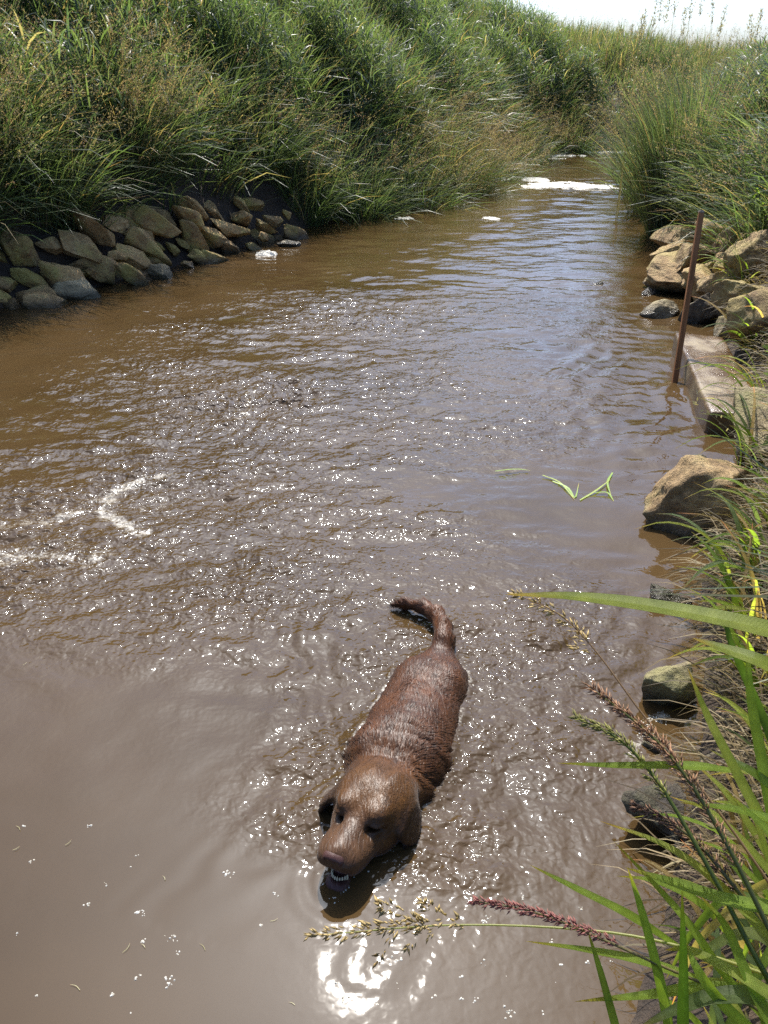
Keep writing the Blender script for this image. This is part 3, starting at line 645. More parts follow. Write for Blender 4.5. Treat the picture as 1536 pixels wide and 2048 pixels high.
def reeds(name, want_left, n, box, dmin, dmax, hgt, label):
    x = rng.uniform(box[0], box[1], n); y = rng.uniform(box[2], box[3], n); h, d, lf = terrain(x, y)
    cl = fbm2(x, y, 1.3, 2, 14.0); ok = (lf == want_left) & in_view(x, y) & (d > dmin) & (d < dmax) & (cl > .0+.25*sstep(1.2, 3, d))
    x, y, h, cl = x[ok], y[ok], h[ok], cl[ok]; n = len(x); H = hgt*(.75+.6*np.clip(cl, 0, .6))*rng.uniform(.75, 1.15, n); hd = to_water(x, y)+rng.normal(0, 1.0, n); ln = rng.uniform(.02, .22, n); cv = rng.uniform(0, .35, n)
    Vs, Fs, cs, C = blades(np.stack([x, y, h-.02], 1), hd, ln, cv, H, np.full(n, .006), colours(n, .1)*.9, seg=4)
    K = 8; t = np.tile(np.linspace(.25, 1.0, K), (n, 1))+rng.normal(0, .03, (n, K)); t = np.clip(t, .1, 1)*4; i = np.minimum(t.astype(int), 3); f = (t-i)[..., None]; r_ = np.arange(n)[:, None]
    q = (C[r_, i]*(1-f)+C[r_, i+1]*f).reshape(-1, 3); m = n*K
    az = (hd[:, None]+np.arange(K)[None]*2.6+rng.normal(0, .5, (n, K))).ravel()
    Vl, Fl, cl_, _ = blades(q, az, rng.uniform(.25, .7, m), rng.uniform(.6, 1.7, m), rng.uniform(.16, .34, m), rng.uniform(.010, .019, m), np.repeat(colours(n, .05), K, 0)*rng.uniform(.85, 1.2, (m, 1)), seg=3)
    tag(link_mesh(name, np_mesh(name, np.vstack([Vs, Vl]), np.vstack([Fs, Fl+len(Vs)]), {'Col': np.vstack([cs, cl_])}), M_LEAF), label, 'reeds', kind='stuff'); print(name, n)
reeds('bank_reeds', True, 42000, (-6, 5, 5, 20), .4, 3.6, .82, 'upright broad-leaved reeds standing in clumps on the shaded bank')
reeds('shore_reeds', False, 18000, (1.8, 8, 6.5, 16), .3, 1.3, .62, 'upright broad-leaved reeds standing in clumps on the sunny bank')
bank('bank_grass', True, 290000, (-7, 12, 3.5, 24), .42, 5.2, 'long green grass covering the high shaded bank', .52)
bank('shore_grass', False, 210000, (.4, 10, 1.2, 18), .32, 4.0, 'lush green grass covering the sunny stony bank', .46)

# ------------------------------------------------------------------ tussocks, tall stems and weeds one can tell apart
def tussock(p, n, lmean, spread, label, group=None, toward=None, dry=.1, heads=.12, wd=(.005, .010), up=0.0):
    root = empty('grass_tussock', tuple(p)); a = rng.uniform(0, 6.28, n); r = spread*np.sqrt(rng.random(n))
    x, y = p[0]+r*np.cos(a), p[1]+r*np.sin(a); h = np.maximum(terrain(x, y)[0], p[2]-.25)
    head = np.where(rng.random(n) < .45, toward+rng.normal(0, .6, n), a+rng.normal(0, .5, n)) if toward is not None else a+rng.normal(0, .5, n)
    L = lmean*rng.uniform(.55, 1.25, n); c = colours(n, dry)
    V, Fq, cc, C = blades(np.stack([x, y, h-.02], 1), head, rng.uniform(.05, .45, n)+(1-up)*rng.uniform(0, .5, n), rng.uniform(.3, 1.7-up, n), L, np.where(rng.random(n) < .25, 1.6, 1)*rng.uniform(*wd, n), c, seg=4)
    link_mesh('leaves', np_mesh('leaves', V, Fq, {'Col': cc}), M_LEAF, root)
    m = int(n*heads)
    if m:
        k = rng.integers(0, n, m); sc_ = SEEDS[rng.integers(0, len(SEEDS), m)]*rng.uniform(.8, 1.2, (m, 1))
        V1, F1, c1, C1 = blades(np.stack([x[k], y[k], h[k]-.02], 1), head[k], rng.uniform(.1, .5, m), rng.uniform(.2, 1.1-.6*up, m), lmean*rng.uniform(1, 1.35, m), np.full(m, .003), sc_*np.array([.7, .85, .6]), seg=4)
        V2, F2, c2 = panicles(C1, rng.uniform(.12, .2, m), 26, sc_)
        link_mesh('seed_heads', np_mesh('seed_heads', np.vstack([V1, V2]), np.vstack([F1, F2+len(V1)]), {'Col': np.vstack([c1, c2])}, False), M_SEED, root)
    return tag(root, label, 'grass tussock', group, 'thing')
def on_bank(x, y): return np.array([x, y, float(terrain(np.array([x]), np.array([y]))[0][0])])
def tz(x, y): return float(to_water(np.array([x]), np.array([y]))[0])
for (x, y, n, L, sp, lab, dry, hd) in [
    (-2.98, 6.18, 700, .8, .28, 'dark tussock hanging beside the flat slab at the near end of the wall', .08, .1),
    (-2.6, 6.75, 700, .75, .28, 'ragged tussock hanging low over the big blocky boulder', .1, .15),
    (-3.0, 6.55, 900, .75, .40, 'seeding tussock spilling over the flat reddish slab end of the wall', .12, .22),
    (-2.2, 7.85, 800, .75, .35, 'tan-headed tussock bulging above the middle of the stone wall', .2, .4),
    (-1.35, 9.25, 700, .7, .35, 'dark green tussock above the last stones of the wall', .06, .1),
    (-.9, 9.45, 700, .7, .3, 'low tussock hanging between the wall end and the broad-leaved one', .08, .1),
    (-.35, 10.1, 900, .8, .35, 'broad-leaved green tussock drooping to the water past the wall', .05, .08),
    (.35, 10.95, 900, .8, .35, 'shaggy tussock trailing its leaves in the stream', .08, .2),
    (.95, 12.1, 900, .85, .38, 'pale tan plumed tussock leaning furthest out over the stream', .25, .6),
    (1.6, 13.9, 700, .8, .38, 'dull green tussock upstream of the plumed one', .1, .35),
    (2.4, 16.1, 700, .8, .4, 'seeding tussock near the far bend of the bank', .12, .4),
    (3.6, 17.9, 700, .8, .4, 'tussock at the head of the bend behind the foam strips', .1, .2)]:
    p = on_bank(x, y); tussock(p, n, L, sp, lab, 'tussocks overhanging the stream from the shaded bank', tz(x, y), dry, hd)
for (x, y, n, L, sp, lab, up) in [
    (2.86, 8.75, 1900, 1.22, .23, 'tall upright dark green tussock rising from the water beyond the boulders', 1.0),
    (3.2, 10.2, 900, .9, .4, 'bright tussock just behind the tall upright one', .5),
    (3.6, 11.8, 800, .9, .4, 'tussock facing the foam raft from the sunny bank', .4),
    (3.1, 7.6, 800, .7, .35, 'yellow-green arching tussock on the earth bank above the boulder heap', .1),
    (2.75, 6.2, 700, .6, .3, 'drooping tussock over the bare earth behind the stake', .0)]:
    p = on_bank(x, y); tussock(p, n, L, sp, lab, 'tussocks on the sunny bank', tz(x, y), .08, .12, up=up)
# tall seeding stems against the sky
TALL = [(1312, 12), (1322, 0), (1338, 8), (1352, -8), (1368, 30), (1383, 0), (1403, -12), (1424, 4), (1440, 55), (1452, 20), (1290, 30), (1283, 45), (1500, 40), (1522, 30), (1180, 62), (1215, 70), (1245, 66), (1265, 58)]
for k, (u, v) in enumerate(TALL):
    dist = 8.4+.9*rng.random() if u > 1275 else 15+2*rng.random()
    tp = at(u, v, d=dist); x, y = tp[0]+rng.uniform(-.12, .12), tp[1]+rng.uniform(-.1, .1); b = on_bank(x, y)
    root = empty('seeding_grass', tuple(b)); L = float(np.linalg.norm(tp-b)); hd = math.atan2(tp[1]-b[1], tp[0]-b[0]); le = math.acos(min(1, (tp[2]-b[2])/L))
    c = np.array([(.23, .19, .11)])
    V, Fq, cc, C = blades(b[None], np.array([hd]), np.array([le*.6]), np.array([le*.8]), np.array([L]), np.array([.012]), c, seg=8, twist=np.zeros(1))
    link_mesh('stalk', np_mesh('stalk', V, Fq, {'Col': cc}), M_STRAW, root)
    V, Fq, cc = panicles(C, np.array([.25 if u > 1275 else .32]), 110, np.array([(.34, .29, .20)]), .2)
    link_mesh('seed_head', np_mesh('seed_head', V, Fq, {'Col': cc}, False), M_SEED, root)
    tag(root, 'tall straw-coloured seeding stem standing up against the sky', 'seeding grass', 'tall seeding stems on the skyline', 'thing')

# ------------------------------------------------------------------ near leaves, each a piece of its own
def spline(P, n):
    P = np.asarray(P, float); P = np.vstack([2*P[0]-P[1], P, 2*P[-1]-P[-2]]); out = []
    m = len(P)-3; t = np.linspace(0, m, n)
    for q in t:
        i = min(int(q), m-1); f = q-i; a, b, c, d = P[i:i+4]
        out.append(.5*((2*b)+(-a+c)*f+(2*a-5*b+4*c-d)*f*f+(-a+3*b-3*c+d)*f**3))
    return np.array(out)
CAMP = np.array([0, 0, CAM_H])
def leaf_mesh(P, wd, c, n=18, face=.55, fold=.25, base=.55):
    """a folded grass leaf along the points P, widest a third of the way up"""
    C = spline(P, n); t = np.linspace(0, 1, n); T = norm(np.gradient(C, axis=0))
    look = norm(norm(CAMP-C.mean(0))*face+np.array([0, 0, 1])*(1-face)+rng.normal(0, .18, 3))
    sd = norm(np.cross(T, look)); nm = norm(np.cross(sd, T))
    wv = 1.4*wd*np.interp(t, [0, .3, .7, .93, 1], [base, 1, .72, .25, .02])/2
    V = np.stack([C-sd*wv[:, None], C-nm*(fold*wv)[:, None], C+sd*wv[:, None]], 1).reshape(-1, 3)
    i = np.arange(n-1)*3; Fq = np.vstack([np.stack([i, i+1, i+4, i+3], 1), np.stack([i+1, i+2, i+5, i+4], 1)])
    cc = np.array(c)[None]*np.interp(t, [0, .15, .8, 1], [1.25, 1, 1, 1.1])[:, None]; cc[:, 0] *= np.interp(t, [0, .85, 1], [1, 1, 1.9])
    cc = np.repeat(cc, 3, 0); cc[1::3] *= 1.25
    return np_mesh('leaf', V, Fq, {'Col': cc, 'across': np.tile(np.array([[0., 0, 0], [1.5, 0, 0], [3., 0, 0]]), (n, 1))+np.repeat(t, 3)[:, None]*np.array([[0, .8, 0]])})
def tube_mesh(C, r0, r1, c, k=6):
    n = len(C); T = norm(np.gradient(C, axis=0)); a = norm(np.cross(T, [.3, .2, .9])); b = np.cross(T, a)
    r = np.linspace(r0, r1, n); ph = np.arange(k)*2*math.pi/k
    V = C[:, None]+(a[:, None]*np.cos(ph)[None, :, None]+b[:, None]*np.sin(ph)[None, :, None])*r[:, None, None]
    i = (np.arange(n-1)*k)[:, None]+np.arange(k)[None]; j = (np.arange(n-1)*k)[:, None]+(np.arange(k)[None]+1) % k
    Fq = np.stack([i, j, j+k, i+k], -1).reshape(-1, 4)
    return np_mesh('stem', V.reshape(-1, 3), Fq, {'Col': np.repeat(np.array(c)[None], n*k, 0)})
def spikelets(C, n, r, ln, wd, c, out=.7, jitter=.3, clump=1):
    """seed head: n folded husks along the line C"""
    t = rng.random(n); 
    if clump > 1: t = np.clip((np.floor(t*clump)+.5)/clump+rng.normal(0, .25/clump, n), 0, 1)
    i = np.minimum((t*(len(C)-1)).astype(int), len(C)-2); f = (t*(len(C)-1)-i)[:, None]; p = C[i]*(1-f)+C[i+1]*f
    T = norm(C[i+1]-C[i]); rad = norm(np.cross(T, rng.standard_normal((n, 3)))); rr = (r*np.interp(t, [0, .15, .7, 1], [.5, 1, .8, .2])*rng.uniform(.3, 1, n))[:, None]
    d = norm(T+out*rad+rng.normal(0, jitter, (n, 3))); q = p+rad*rr; sd = norm(np.cross(d, rng.standard_normal((n, 3)))); nn = np.cross(sd, d)
    l = (ln*rng.uniform(.7, 1.3, n))[:, None]; w_ = wd*l/ln
    V = np.stack([q, q+d*l*.4+sd*w_/2, q+d*l*.4+nn*w_/2, q+d*l*.4-sd*w_/2, q+d*l], 1).reshape(-1, 3)
    b = (np.arange(n)*5)[:, None, None]; Ft = b+np.array([(0, 1, 2), (0, 2, 3), (1, 4, 2), (2, 4, 3), (0, 3, 1), (1, 3, 4)])[None]
    cc = np.repeat(np.array(c)[None]*rng.uniform(.65, 1.3, (n, 1)), 5, 0)
    return np_mesh('seed_head', V, Ft.reshape(-1, 3), {'Col': cc}, False)
GR = (.20, .30, .045); GY = (.27, .33, .07); GD = (.12, .19, .032); TAN = (.42, .32, .15); PURP = (.30, .13, .11); OLIVE = (.26, .25, .08)
def pts(l): return [at(u, v, d=d) for u, v, d in l]
def plant(name, label, cat, base, leaves=(), stems=(), heads=()):
    root = empty(name, tuple(base))
    for l, wd, c in leaves: link_mesh('leaf', leaf_mesh(pts(l), wd, c), M_NEAR, root)
    for l, r0, r1, c in stems: link_mesh('stem', tube_mesh(spline(pts(l), 20), r0, r1, c), M_LEAF, root)
    for l, n, r, ln, wd, c, clump in heads: link_mesh('seed_head', spikelets(spline(pts(l), 24), n, r, ln, wd, c, clump=clump), M_SEED, root)
    return tag(root, label, cat, kind='thing')
B0 = on_bank(.62, .62)
plant('grass_leaf', 'broad bright green grass leaf arching far out over the water', 'leaf', on_bank(1.05, .75),
      leaves=[([(2060, 1700, .72), (1720, 1330, .66), (1536, 1258, .66), (1330, 1215, .70), (1150, 1192, .74), (1010, 1189, .78)], .0112, GY)])
plant('grass_leaf', 'shorter green grass leaf with a brown tip below the broad arching leaf', 'leaf', on_bank(1.05, .8),
      leaves=[([(1900, 1560, .85), (1650, 1390, .8), (1536, 1328, .8), (1460, 1300, .82), (1385, 1276, .84)], .011, GY)])
plant('seeding_grass', 'grass stalk with a pale tan plume reaching in front of the dog', 'seeding grass', B0,
      stems=[([(1700, 2010, .9), (1520, 1945, .92), (1330, 1885, .95), (1150, 1858, .98), (900, 1850, 1.0), (640, 1870, 1.02)], .0022, .0007, (.30, .30, .10))],
      heads=[([(860, 1846, 1.0), (740, 1858, 1.01), (612, 1873, 1.02)], 150, .008, .011, .0035, TAN, 9),
             ([(930, 1850, 1.0), (870, 1828, .99), (845, 1800, .985)], 36, .007, .010, .0035, TAN, 4), ([(850, 1850, 1.0), (790, 1820, .99), (755, 1812, .985)], 40, .006, .010, .0035, TAN, 4),
             ([(880, 1855, 1.0), (830, 1880, 1.0), (815, 1900, 1.0)], 22, .004, .010, .003, TAN, 3), ([(790, 1865, 1.0), (770, 1895, 1.0), (755, 1925, 1.0)], 12, .003, .010, .003, (.34, .24, .10), 2)],
      leaves=[([(1360, 1895, .95), (1260, 1830, .95), (1160, 1780, .96), (1060, 1730, .98)], .007, GR)])
plant('seeding_grass', 'grass stalk with a narrow wine-red seed head in front of the dog', 'seeding grass', B0,
      stems=[([(1640, 2090, .85), (1480, 2000, .88), (1330, 1935, .9), (1180, 1868, .92), (1060, 1822, .93), (945, 1802, .94)], .002, .0008, (.17, .14, .05))],
      heads=[([(1240, 1890, .915), (1120, 1842, .925), (1040, 1818, .93), (945, 1802, .94)], 300, .0035, .008, .0024, PURP, 1)])
plant('seeding_grass', 'drooping tan-tipped grass stalk crossing the glittering water beside the dog', 'seeding grass', on_bank(.8, .9),
      stems=[([(1700, 2050, .9), (1560, 1800, .92), (1420, 1600, .96), (1290, 1435, 1.0), (1190, 1300, 1.04), (1120, 1230, 1.06), (1040, 1192, 1.07)], .0018, .0006, (.26, .17, .09))],
      heads=[([(1180, 1290, 1.04), (1120, 1230, 1.06), (1030, 1188, 1.07)], 90, .006, .010, .003, TAN, 6), ([(1200, 1312, 1.03), (1160, 1298, 1.03), (1140, 1296, 1.03)], 16, .003, .009, .003, TAN, 2)])
plant('seeding_grass', 'reddish feathery spike leaning over the water from the green bank grass', 'seeding grass', B0,
      stems=[([(1680, 2120, .85), (1560, 1900, .86), (1460, 1700, .88), (1370, 1550, .9), (1290, 1460, .92), (1180, 1375, .94)], .0035, .0009, (.12, .13, .035))],
      heads=[([(1480, 1740, .88), (1370, 1550, .9), (1290, 1460, .92), (1180, 1373, .94)], 360, .004, .011, .0022, (.34, .20, .12), 1)])
plant('seeding_grass', 'olive feathery spike just below the reddish one', 'seeding grass', B0,
      stems=[([(1640, 2130, .86), (1520, 1930, .88), (1420, 1740, .9), (1320, 1570, .93), (1240, 1480, .95), (1150, 1435, .97)], .0035, .0009, (.11, .14, .03))],
      heads=[([(1340, 1600, .925), (1240, 1480, .95), (1150, 1435, .97)], 200, .004, .010, .0022, OLIVE, 1)])
plant('seeding_grass', 'dark purple-brown spike low among the bank leaves', 'seeding grass', B0,
      stems=[([(1680, 2070, .86), (1560, 1900, .88), (1450, 1750, .9), (1370, 1665, .92), (1270, 1615, .94)], .003, .0009, (.12, .11, .04))],
      heads=[([(1480, 1790, .895), (1370, 1665, .92), (1270, 1612, .94)], 260, .004, .010, .0024, (.24, .14, .09), 1)])
plant('grass_clump', 'clump of bright green pointed leaves at the corner of the bank', 'grass clump', B0, leaves=[
    ([(1720, 2080, .84), (1560, 1900, .86), (1440, 1770, .9), (1330, 1690, .93), (1200, 1642, .96)], .0085, GY),
    ([(1740, 1900, .84), (1600, 1830, .86), (1460, 1800, .88), (1350, 1765, .9), (1250, 1735, .92)], .0115, GR),
    ([(1560, 2070, .88), (1450, 1950, .89), (1380, 1850, .9), (1320, 1780, .92), (1225, 1680, .94)], .0075, GR),
    ([(1345, 2160, .9), (1335, 2040, .9), (1310, 1920, .9), (1280, 1810, .9), (1255, 1735, .9)], .009, GD),
    ([(1368, 2160, .86), (1366, 2040, .86), (1367, 1930, .86), (1364, 1780, .86)], .0085, (.07, .14, .018)),
    ([(1260, 2160, .9), (1225, 2030, .91), (1200, 1940, .92), (1175, 1860, .93)], .0065, GD),
    ([(1600, 2060, .88), (1500, 1990, .89), (1400, 1975, .9), (1290, 1990, .91), (1150, 2003, .92)], .0105, GR),
    ([(1700, 2080, .84), (1560, 2000, .85), (1440, 1990, .86), (1360, 2015, .87), (1270, 2060, .88)], .013, (.12, .17, .06)),
    ([(1500, 2000, .93), (1370, 1950, .93), (1280, 1920, .94), (1180, 1900, .95), (1050, 1882, .96)], .0085, GR),
    ([(1460, 1540, .9), (1400, 1532, .9), (1330, 1530, .91), (1220, 1530, .92), (1115, 1526, .93)], .0078, GR),
    ([(1600, 1760, .9), (1530, 1650, .9), (1450, 1500, .92), (1410, 1420, .94), (1375, 1335, .95)], .0085, GY),
    ([(1720, 1720, .86), (1600, 1660, .88), (1480, 1620, .9), (1360, 1605, .92)], .0085, GR),
    ([(1720, 1650, .9), (1600, 1610, .9), (1500, 1540, .92), (1420, 1500, .95)], .008, GD),
    ([(1600, 2130, .82), (1540, 2040, .84), (1490, 1940, .86), (1450, 1850, .88), (1400, 1790, .9)], .009, GR),
    ([(1560, 2100, .84), (1500, 2060, .85), (1430, 1990, .86), (1390, 1930, .87), (1370, 1880, .9)], .009, GR),
    ([(1720, 1800, .84), (1600, 1720, .86), (1536, 1660, .88), (1450, 1580, .9)], .009, GR),
    ([(1600, 1900, .9), (1560, 1700, .9), (1520, 1500, .92), (1500, 1380, .93), (1495, 1270, .94)], .010, GR),
    ([(1640, 1700, .9), (1570, 1540, .92), (1520, 1420, .94), (1460, 1280, .95), (1450, 1210, .96)], .008, (.06, .11, .02)),
    ([(1660, 2060, .8), (1560, 2000, .84), (1480, 1950, .86), (1380, 1900, .9), (1330, 1900, .92)], .009, GY),
    ([(1640, 2000, .88), (1536, 1880, .9), (1470, 1870, .9), (1410, 1900, .92), (1400, 1880, .93)], .010, (.15, .19, .07))])
gl = np.random.default_rng(31); extra = []
for k in range(22):
    u0, v0 = gl.uniform(1540, 1780), gl.uniform(1750, 2180); u1, v1 = gl.uniform(1330, 1500), gl.uniform(1480, 1980); d0 = gl.uniform(.86, 1.0); sag = gl.uniform(-90, -20)
    extra.append(([(u0, v0, d0), (u0*.6+u1*.4, v0*.6+v1*.4+sag, d0+.02), (u0*.25+u1*.75, v0*.25+v1*.75+sag*.7, d0+.05), (u1, v1+gl.uniform(0, 60), d0+.08)], gl.uniform(.005, .0095), [GR, GY, GD, (.30, .25, .11)][gl.integers(0, 4)]))
plant('grass_clump', 'dense clump of mixed green and straw leaves behind the corner clump', 'grass clump', on_bank(.72, .7), leaves=extra)
# leafy tufts on the water edge beyond, every leaf separate
def tuft(x, y, n, L, label, wd=.011, drys=.25, lean=.5):
    b = on_bank(x, y); root = empty('grass_tuft', tuple(b)); th0 = tz(x, y)
    for k in range(n):
        hd = th0+rng.normal(0, .9); l = L*rng.uniform(.6, 1.2); cv = rng.uniform(.9, 2.3); le = rng.uniform(.0, lean); q = b+np.array([*rng.normal(0, .04, 2), -.02])
        P = [q]; 
        for s_ in range(5):
            a = le+cv*((s_+.5)/5)**1.3; q = q+np.array([math.cos(hd)*math.sin(a), math.sin(hd)*math.sin(a), math.cos(a)])*l/5; P.append(q)
        c = np.array(TAN)*rng.uniform(.6, 1) if rng.random() < drys else np.array([GR, GY, GD, (.11, .16, .07)][rng.integers(0, 4)])*rng.uniform(.8, 1.2)
        link_mesh('leaf', leaf_mesh(P, wd*rng.uniform(.7, 1.2), c, 14, face=.2), M_NEAR, root)
    return tag(root, label, 'grass tuft', kind='thing')
tuft(1.3, 2.42, 18, .38, 'curly tuft of green and tan leaves in front of the ochre boulder', drys=.45)
tuft(1.12, 2.18, 20, .40, 'bushy leaf tuft above the low weedy stone')
tuft(1.02, 1.95, 18, .38, 'green leaf tuft over the pale grey stone', drys=.15)
tuft(1.62, 2.75, 14, .45, 'leaf tuft rooted behind the ochre boulder', drys=.3)
tuft(.97, 1.72, 16, .32, 'leaf tuft above the hanging straw', drys=.2)
tuft(1.5, 3.15, 14, .5, 'tall leaf tuft between the ochre and grey-green boulders', drys=.15, lean=.3)
tuft(1.85, 3.9, 16, .42, 'leaf tuft growing on the earth above the concrete slab', drys=.15)
tuft(2.05, 4.6, 16, .42, 'leaf tuft beside the small grey stone behind the slab', drys=.1)
tuft(2.35, 5.6, 18, .45, 'leaf tuft sprouting over the boulder heap', drys=.1)
tuft(.86, 1.35, 14, .3, 'leaf tuft at the brink above the black mossy stone', drys=.2)
tuft(.78, 1.1, 14, .3, 'leaf tuft at the brink beside the corner clump', drys=.2)
tuft(.66, .92, 16, .26, 'low leaf tuft at the foot of the corner clump', drys=.3)
tuft(.55, .78, 14, .22, 'short leaf tuft on dark soil under the corner clump', drys=.3)
def weed(p, n, h, label):
    root = empty('leafy_weed', tuple(p))
    for s_ in range(n):
        hd = rng.uniform(0, 6.28); tip = p+np.array([math.cos(hd)*h*.4, math.sin(hd)*h*.4, h*rng.uniform(.7, 1.1)]); C = spline([p, (p+tip)/2+np.array([0, 0, h*.12]), tip], 10)
        link_mesh('stem', tube_mesh(C, .003, .0012, (.10, .14, .04), 5), M_LEAF, root)
        for k in range(2, 10):
            for sgn in (-1, 1):
                a = hd+sgn*1.3+rng.normal(0, .3); e = C[k]+np.array([math.cos(a), math.sin(a), rng.uniform(-.2, .5)])*rng.uniform(.05, .085)
                link_mesh('leaf', leaf_mesh([C[k], (C[k]+e)/2+np.array([0, 0, .008]), e], .022, np.array((.13, .20, .04))*rng.uniform(.8, 1.2), 8, face=.3, base=.2), M_NEAR, root)
    return tag(root, label, 'weed', kind='thing')
weed(on_bank(2.62, 6.0)+np.array([0, 0, .05]), 5, .38, 'light green leafy weed sprouting above the boulder heap')
weed(on_bank(1.8, 3.55), 4, .30, 'yellow-green leafy weed trailing over the near end of the slab')
# dead straw hanging over the brink
n = 6500; y = 1.0+6.5*rng.random(n)**1.1; x = np.interp(y, RB[::-1, 1][4:-2], RB[::-1, 0][4:-2])+rng.uniform(.12, .5, n)*(1+.35*sstep(3, 5, y))
h, d, lf = terrain(x, y); hw = to_water(x, y)
V, Fq, cc, C = blades(np.stack([x, y, h-.01], 1), hw+rng.normal(0, .7, n), rng.uniform(.4, 1.5, n), rng.uniform(.8, 1.9, n), rng.uniform(.1, .32, n), rng.uniform(.002, .005, n)*(1+.15*y), STRAWS[rng.integers(0, 3, n)]*rng.uniform(.22, .8, (n, 1)), seg=4)
tag(link_mesh('straw', np_mesh('straw', V, Fq, {'Col': cc}), M_STRAW), 'dead brown straw hanging over the near bank edge', 'straw', kind='stuff')
# grass floating on the water
for k, (l, c) in enumerate([([(990, 942), (1030, 938), (1063, 941)], GR), ([(1085, 950), (1120, 965), (1150, 1000)], GY), ([(1105, 962), (1135, 975), (1150, 995), (1158, 965)], GR),
                            ([(1160, 1000), (1190, 982), (1222, 958)], GY), ([(1190, 985), (1215, 985), (1228, 1003)], GR), ([(1225, 945), (1215, 965), (1222, 990)], GR)]):
    o = link_mesh('floating_leaf', leaf_mesh([at(u, v, .007) for u, v in l], .007, np.array(c)*1.2, 12, face=.0, fold=.1), M_LEAF)
    tag(o, 'green grass leaf floating on the calm water off the ochre boulder', 'leaf', 'grass leaves floating off the ochre boulder')

gl = np.random.default_rng(77)
for k in range(12):
    u, v = [(40, 1660), (25, 1700), (130, 1690), (290, 1895), (245, 1905), (410, 1900), (540, 1842), (160, 1980), (330, 1760), (590, 2010), (45, 1330), (700, 1930)][k]; p0 = at(u, v, .0025); an = gl.uniform(0, 3.1); ln = gl.uniform(.012, .026)
    dv = np.array([math.cos(an), math.sin(an), 0])*ln; o = link_mesh('floating_straw', leaf_mesh([p0, p0+dv*.5+np.array([dv[1], -dv[0], 0])*.12, p0+dv], .0008, (.36, .33, .16), 8, face=.0, fold=.1), M_LEAF)
    tag(o, 'tiny pale straw bit floating on the calm water before the dog', 'straw', 'straw bits floating before the dog', 'thing')

# ------------------------------------------------------------------ the dog
def surface_nets(f, lo, hi, h):
    n = [int(math.ceil((b-a)/h))+1 for a, b in zip(lo, hi)]; ax = [lo[k]+np.arange(n[k], dtype=np.float32)*h for k in range(3)]
    val = np.empty(n, np.float32); yz = np.stack(np.meshgrid(ax[1], ax[2], indexing='ij'), -1).astype(np.float32)
    for i in range(0, n[0], 16):
        xs = ax[0][i:i+16]; P = np.empty((len(xs), n[1], n[2], 3), np.float32); P[..., 0] = xs[:, None, None]; P[..., 1:] = yz; val[i:i+16] = f(P)
    ins = val < 0; cnt = np.zeros([k-1 for k in n], np.int8); crn = [(a, b, c) for a in (0, 1) for b in (0, 1) for c in (0, 1)]
    for a, b, c in crn: cnt += ins[a:n[0]-1+a, b:n[1]-1+b, c:n[2]-1+c]
    act = np.argwhere((cnt > 0) & (cnt < 8)); idx = np.full(cnt.shape, -1, int); idx[tuple(act.T)] = np.arange(len(act))
    cv = {k: val[act[:, 0]+k[0], act[:, 1]+k[1], act[:, 2]+k[2]] for k in crn}; acc = np.zeros((len(act), 3)); num = np.zeros(len(act))
    for k in crn:
        for ax_ in range(3):
            if k[ax_]: continue
            e = list(k); e[ax_] = 1; e = tuple(e); v0, v1 = cv[k], cv[e]; cr = (v0 < 0) != (v1 < 0); t = np.where(cr, v0/np.where(v0 == v1, 1, v0-v1), 0)
            p = np.repeat(np.array(k, float)[None], len(act), 0); p[:, ax_] = t; acc[cr] += p[cr]; num[cr] += 1
    V = (act+acc/num[:, None])*h+np.array(lo); Fq = []
    for ax_ in range(3):
        o1, o2 = (ax_+1) % 3, (ax_+2) % 3; sl0 = [slice(None)]*3; sl1 = [slice(None)]*3; sl0[ax_] = slice(0, -1); sl1[ax_] = slice(1, None)
        a0, a1 = ins[tuple(sl0)], ins[tuple(sl1)]; e = np.argwhere(a0 != a1); fl = a0[tuple(e.T)]
        okk = (e[:, o1] > 0) & (e[:, o2] > 0) & (e[:, o1] < n[o1]-1) & (e[:, o2] < n[o2]-1); e, fl = e[okk], fl[okk]; q = []
        for s1, s2 in ((-1, -1), (0, -1), (0, 0), (-1, 0)):
            c = e.copy(); c[:, o1] += s1; c[:, o2] += s2; q.append(idx[tuple(c.T)])
        q = np.stack(q, 1); q[~fl] = q[~fl][:, ::-1]; Fq.append(q)
    return V, np.vstack(Fq)
V, Fq = surface_nets(dog_sdf, (-.46, -.26, -.48), (.64, .20, .20), .0046)
vn_ = np.zeros_like(V); fn_ = np.cross(V[Fq[:, 2]]-V[Fq[:, 0]], V[Fq[:, 3]]-V[Fq[:, 1]])
for k in range(4): np.add.at(vn_, Fq[:, k], fn_)
vn_ = norm(vn_); q_ = (V-HC)@HF; bd = sstep(-.07, -.12, q_)*sstep(-.24, -.18, V[:, 0]); nk = bd*sstep(.12, .22, V[:, 0])
V = V+vn_*(bd*.0022*fbm(V*np.array([1.6, .7, .7]), 38, 3)+nk*.0055*fbm(V*np.array([2.2, .55, .7]), 20, 2, 3.)+nk*.003*vnoise(V*np.array([3, .8, .8]), 24))[:, None]
def dog_world(V): return np.stack([DO[0]+V[:, 0]*DF[0]+V[:, 1]*DB[0], DO[1]+V[:, 0]*DF[1]+V[:, 1]*DB[1], V[:, 2]], 1)
def head_pt(p): p = np.array(p, np.float32).reshape(-1, 3); p[:, 0] = np.where(p[:, 0] > .06, .06+(p[:, 0]-.06)*ST, p[:, 0]); return HC+p[:, :1]*HF+p[:, 1:2]*HS+p[:, 2:]*HU
def head_q(V): return np.stack([unst((V-HC)@HF), (V-HC)@HS, (V-HC)@HU], -1)
Q = head_q(V)
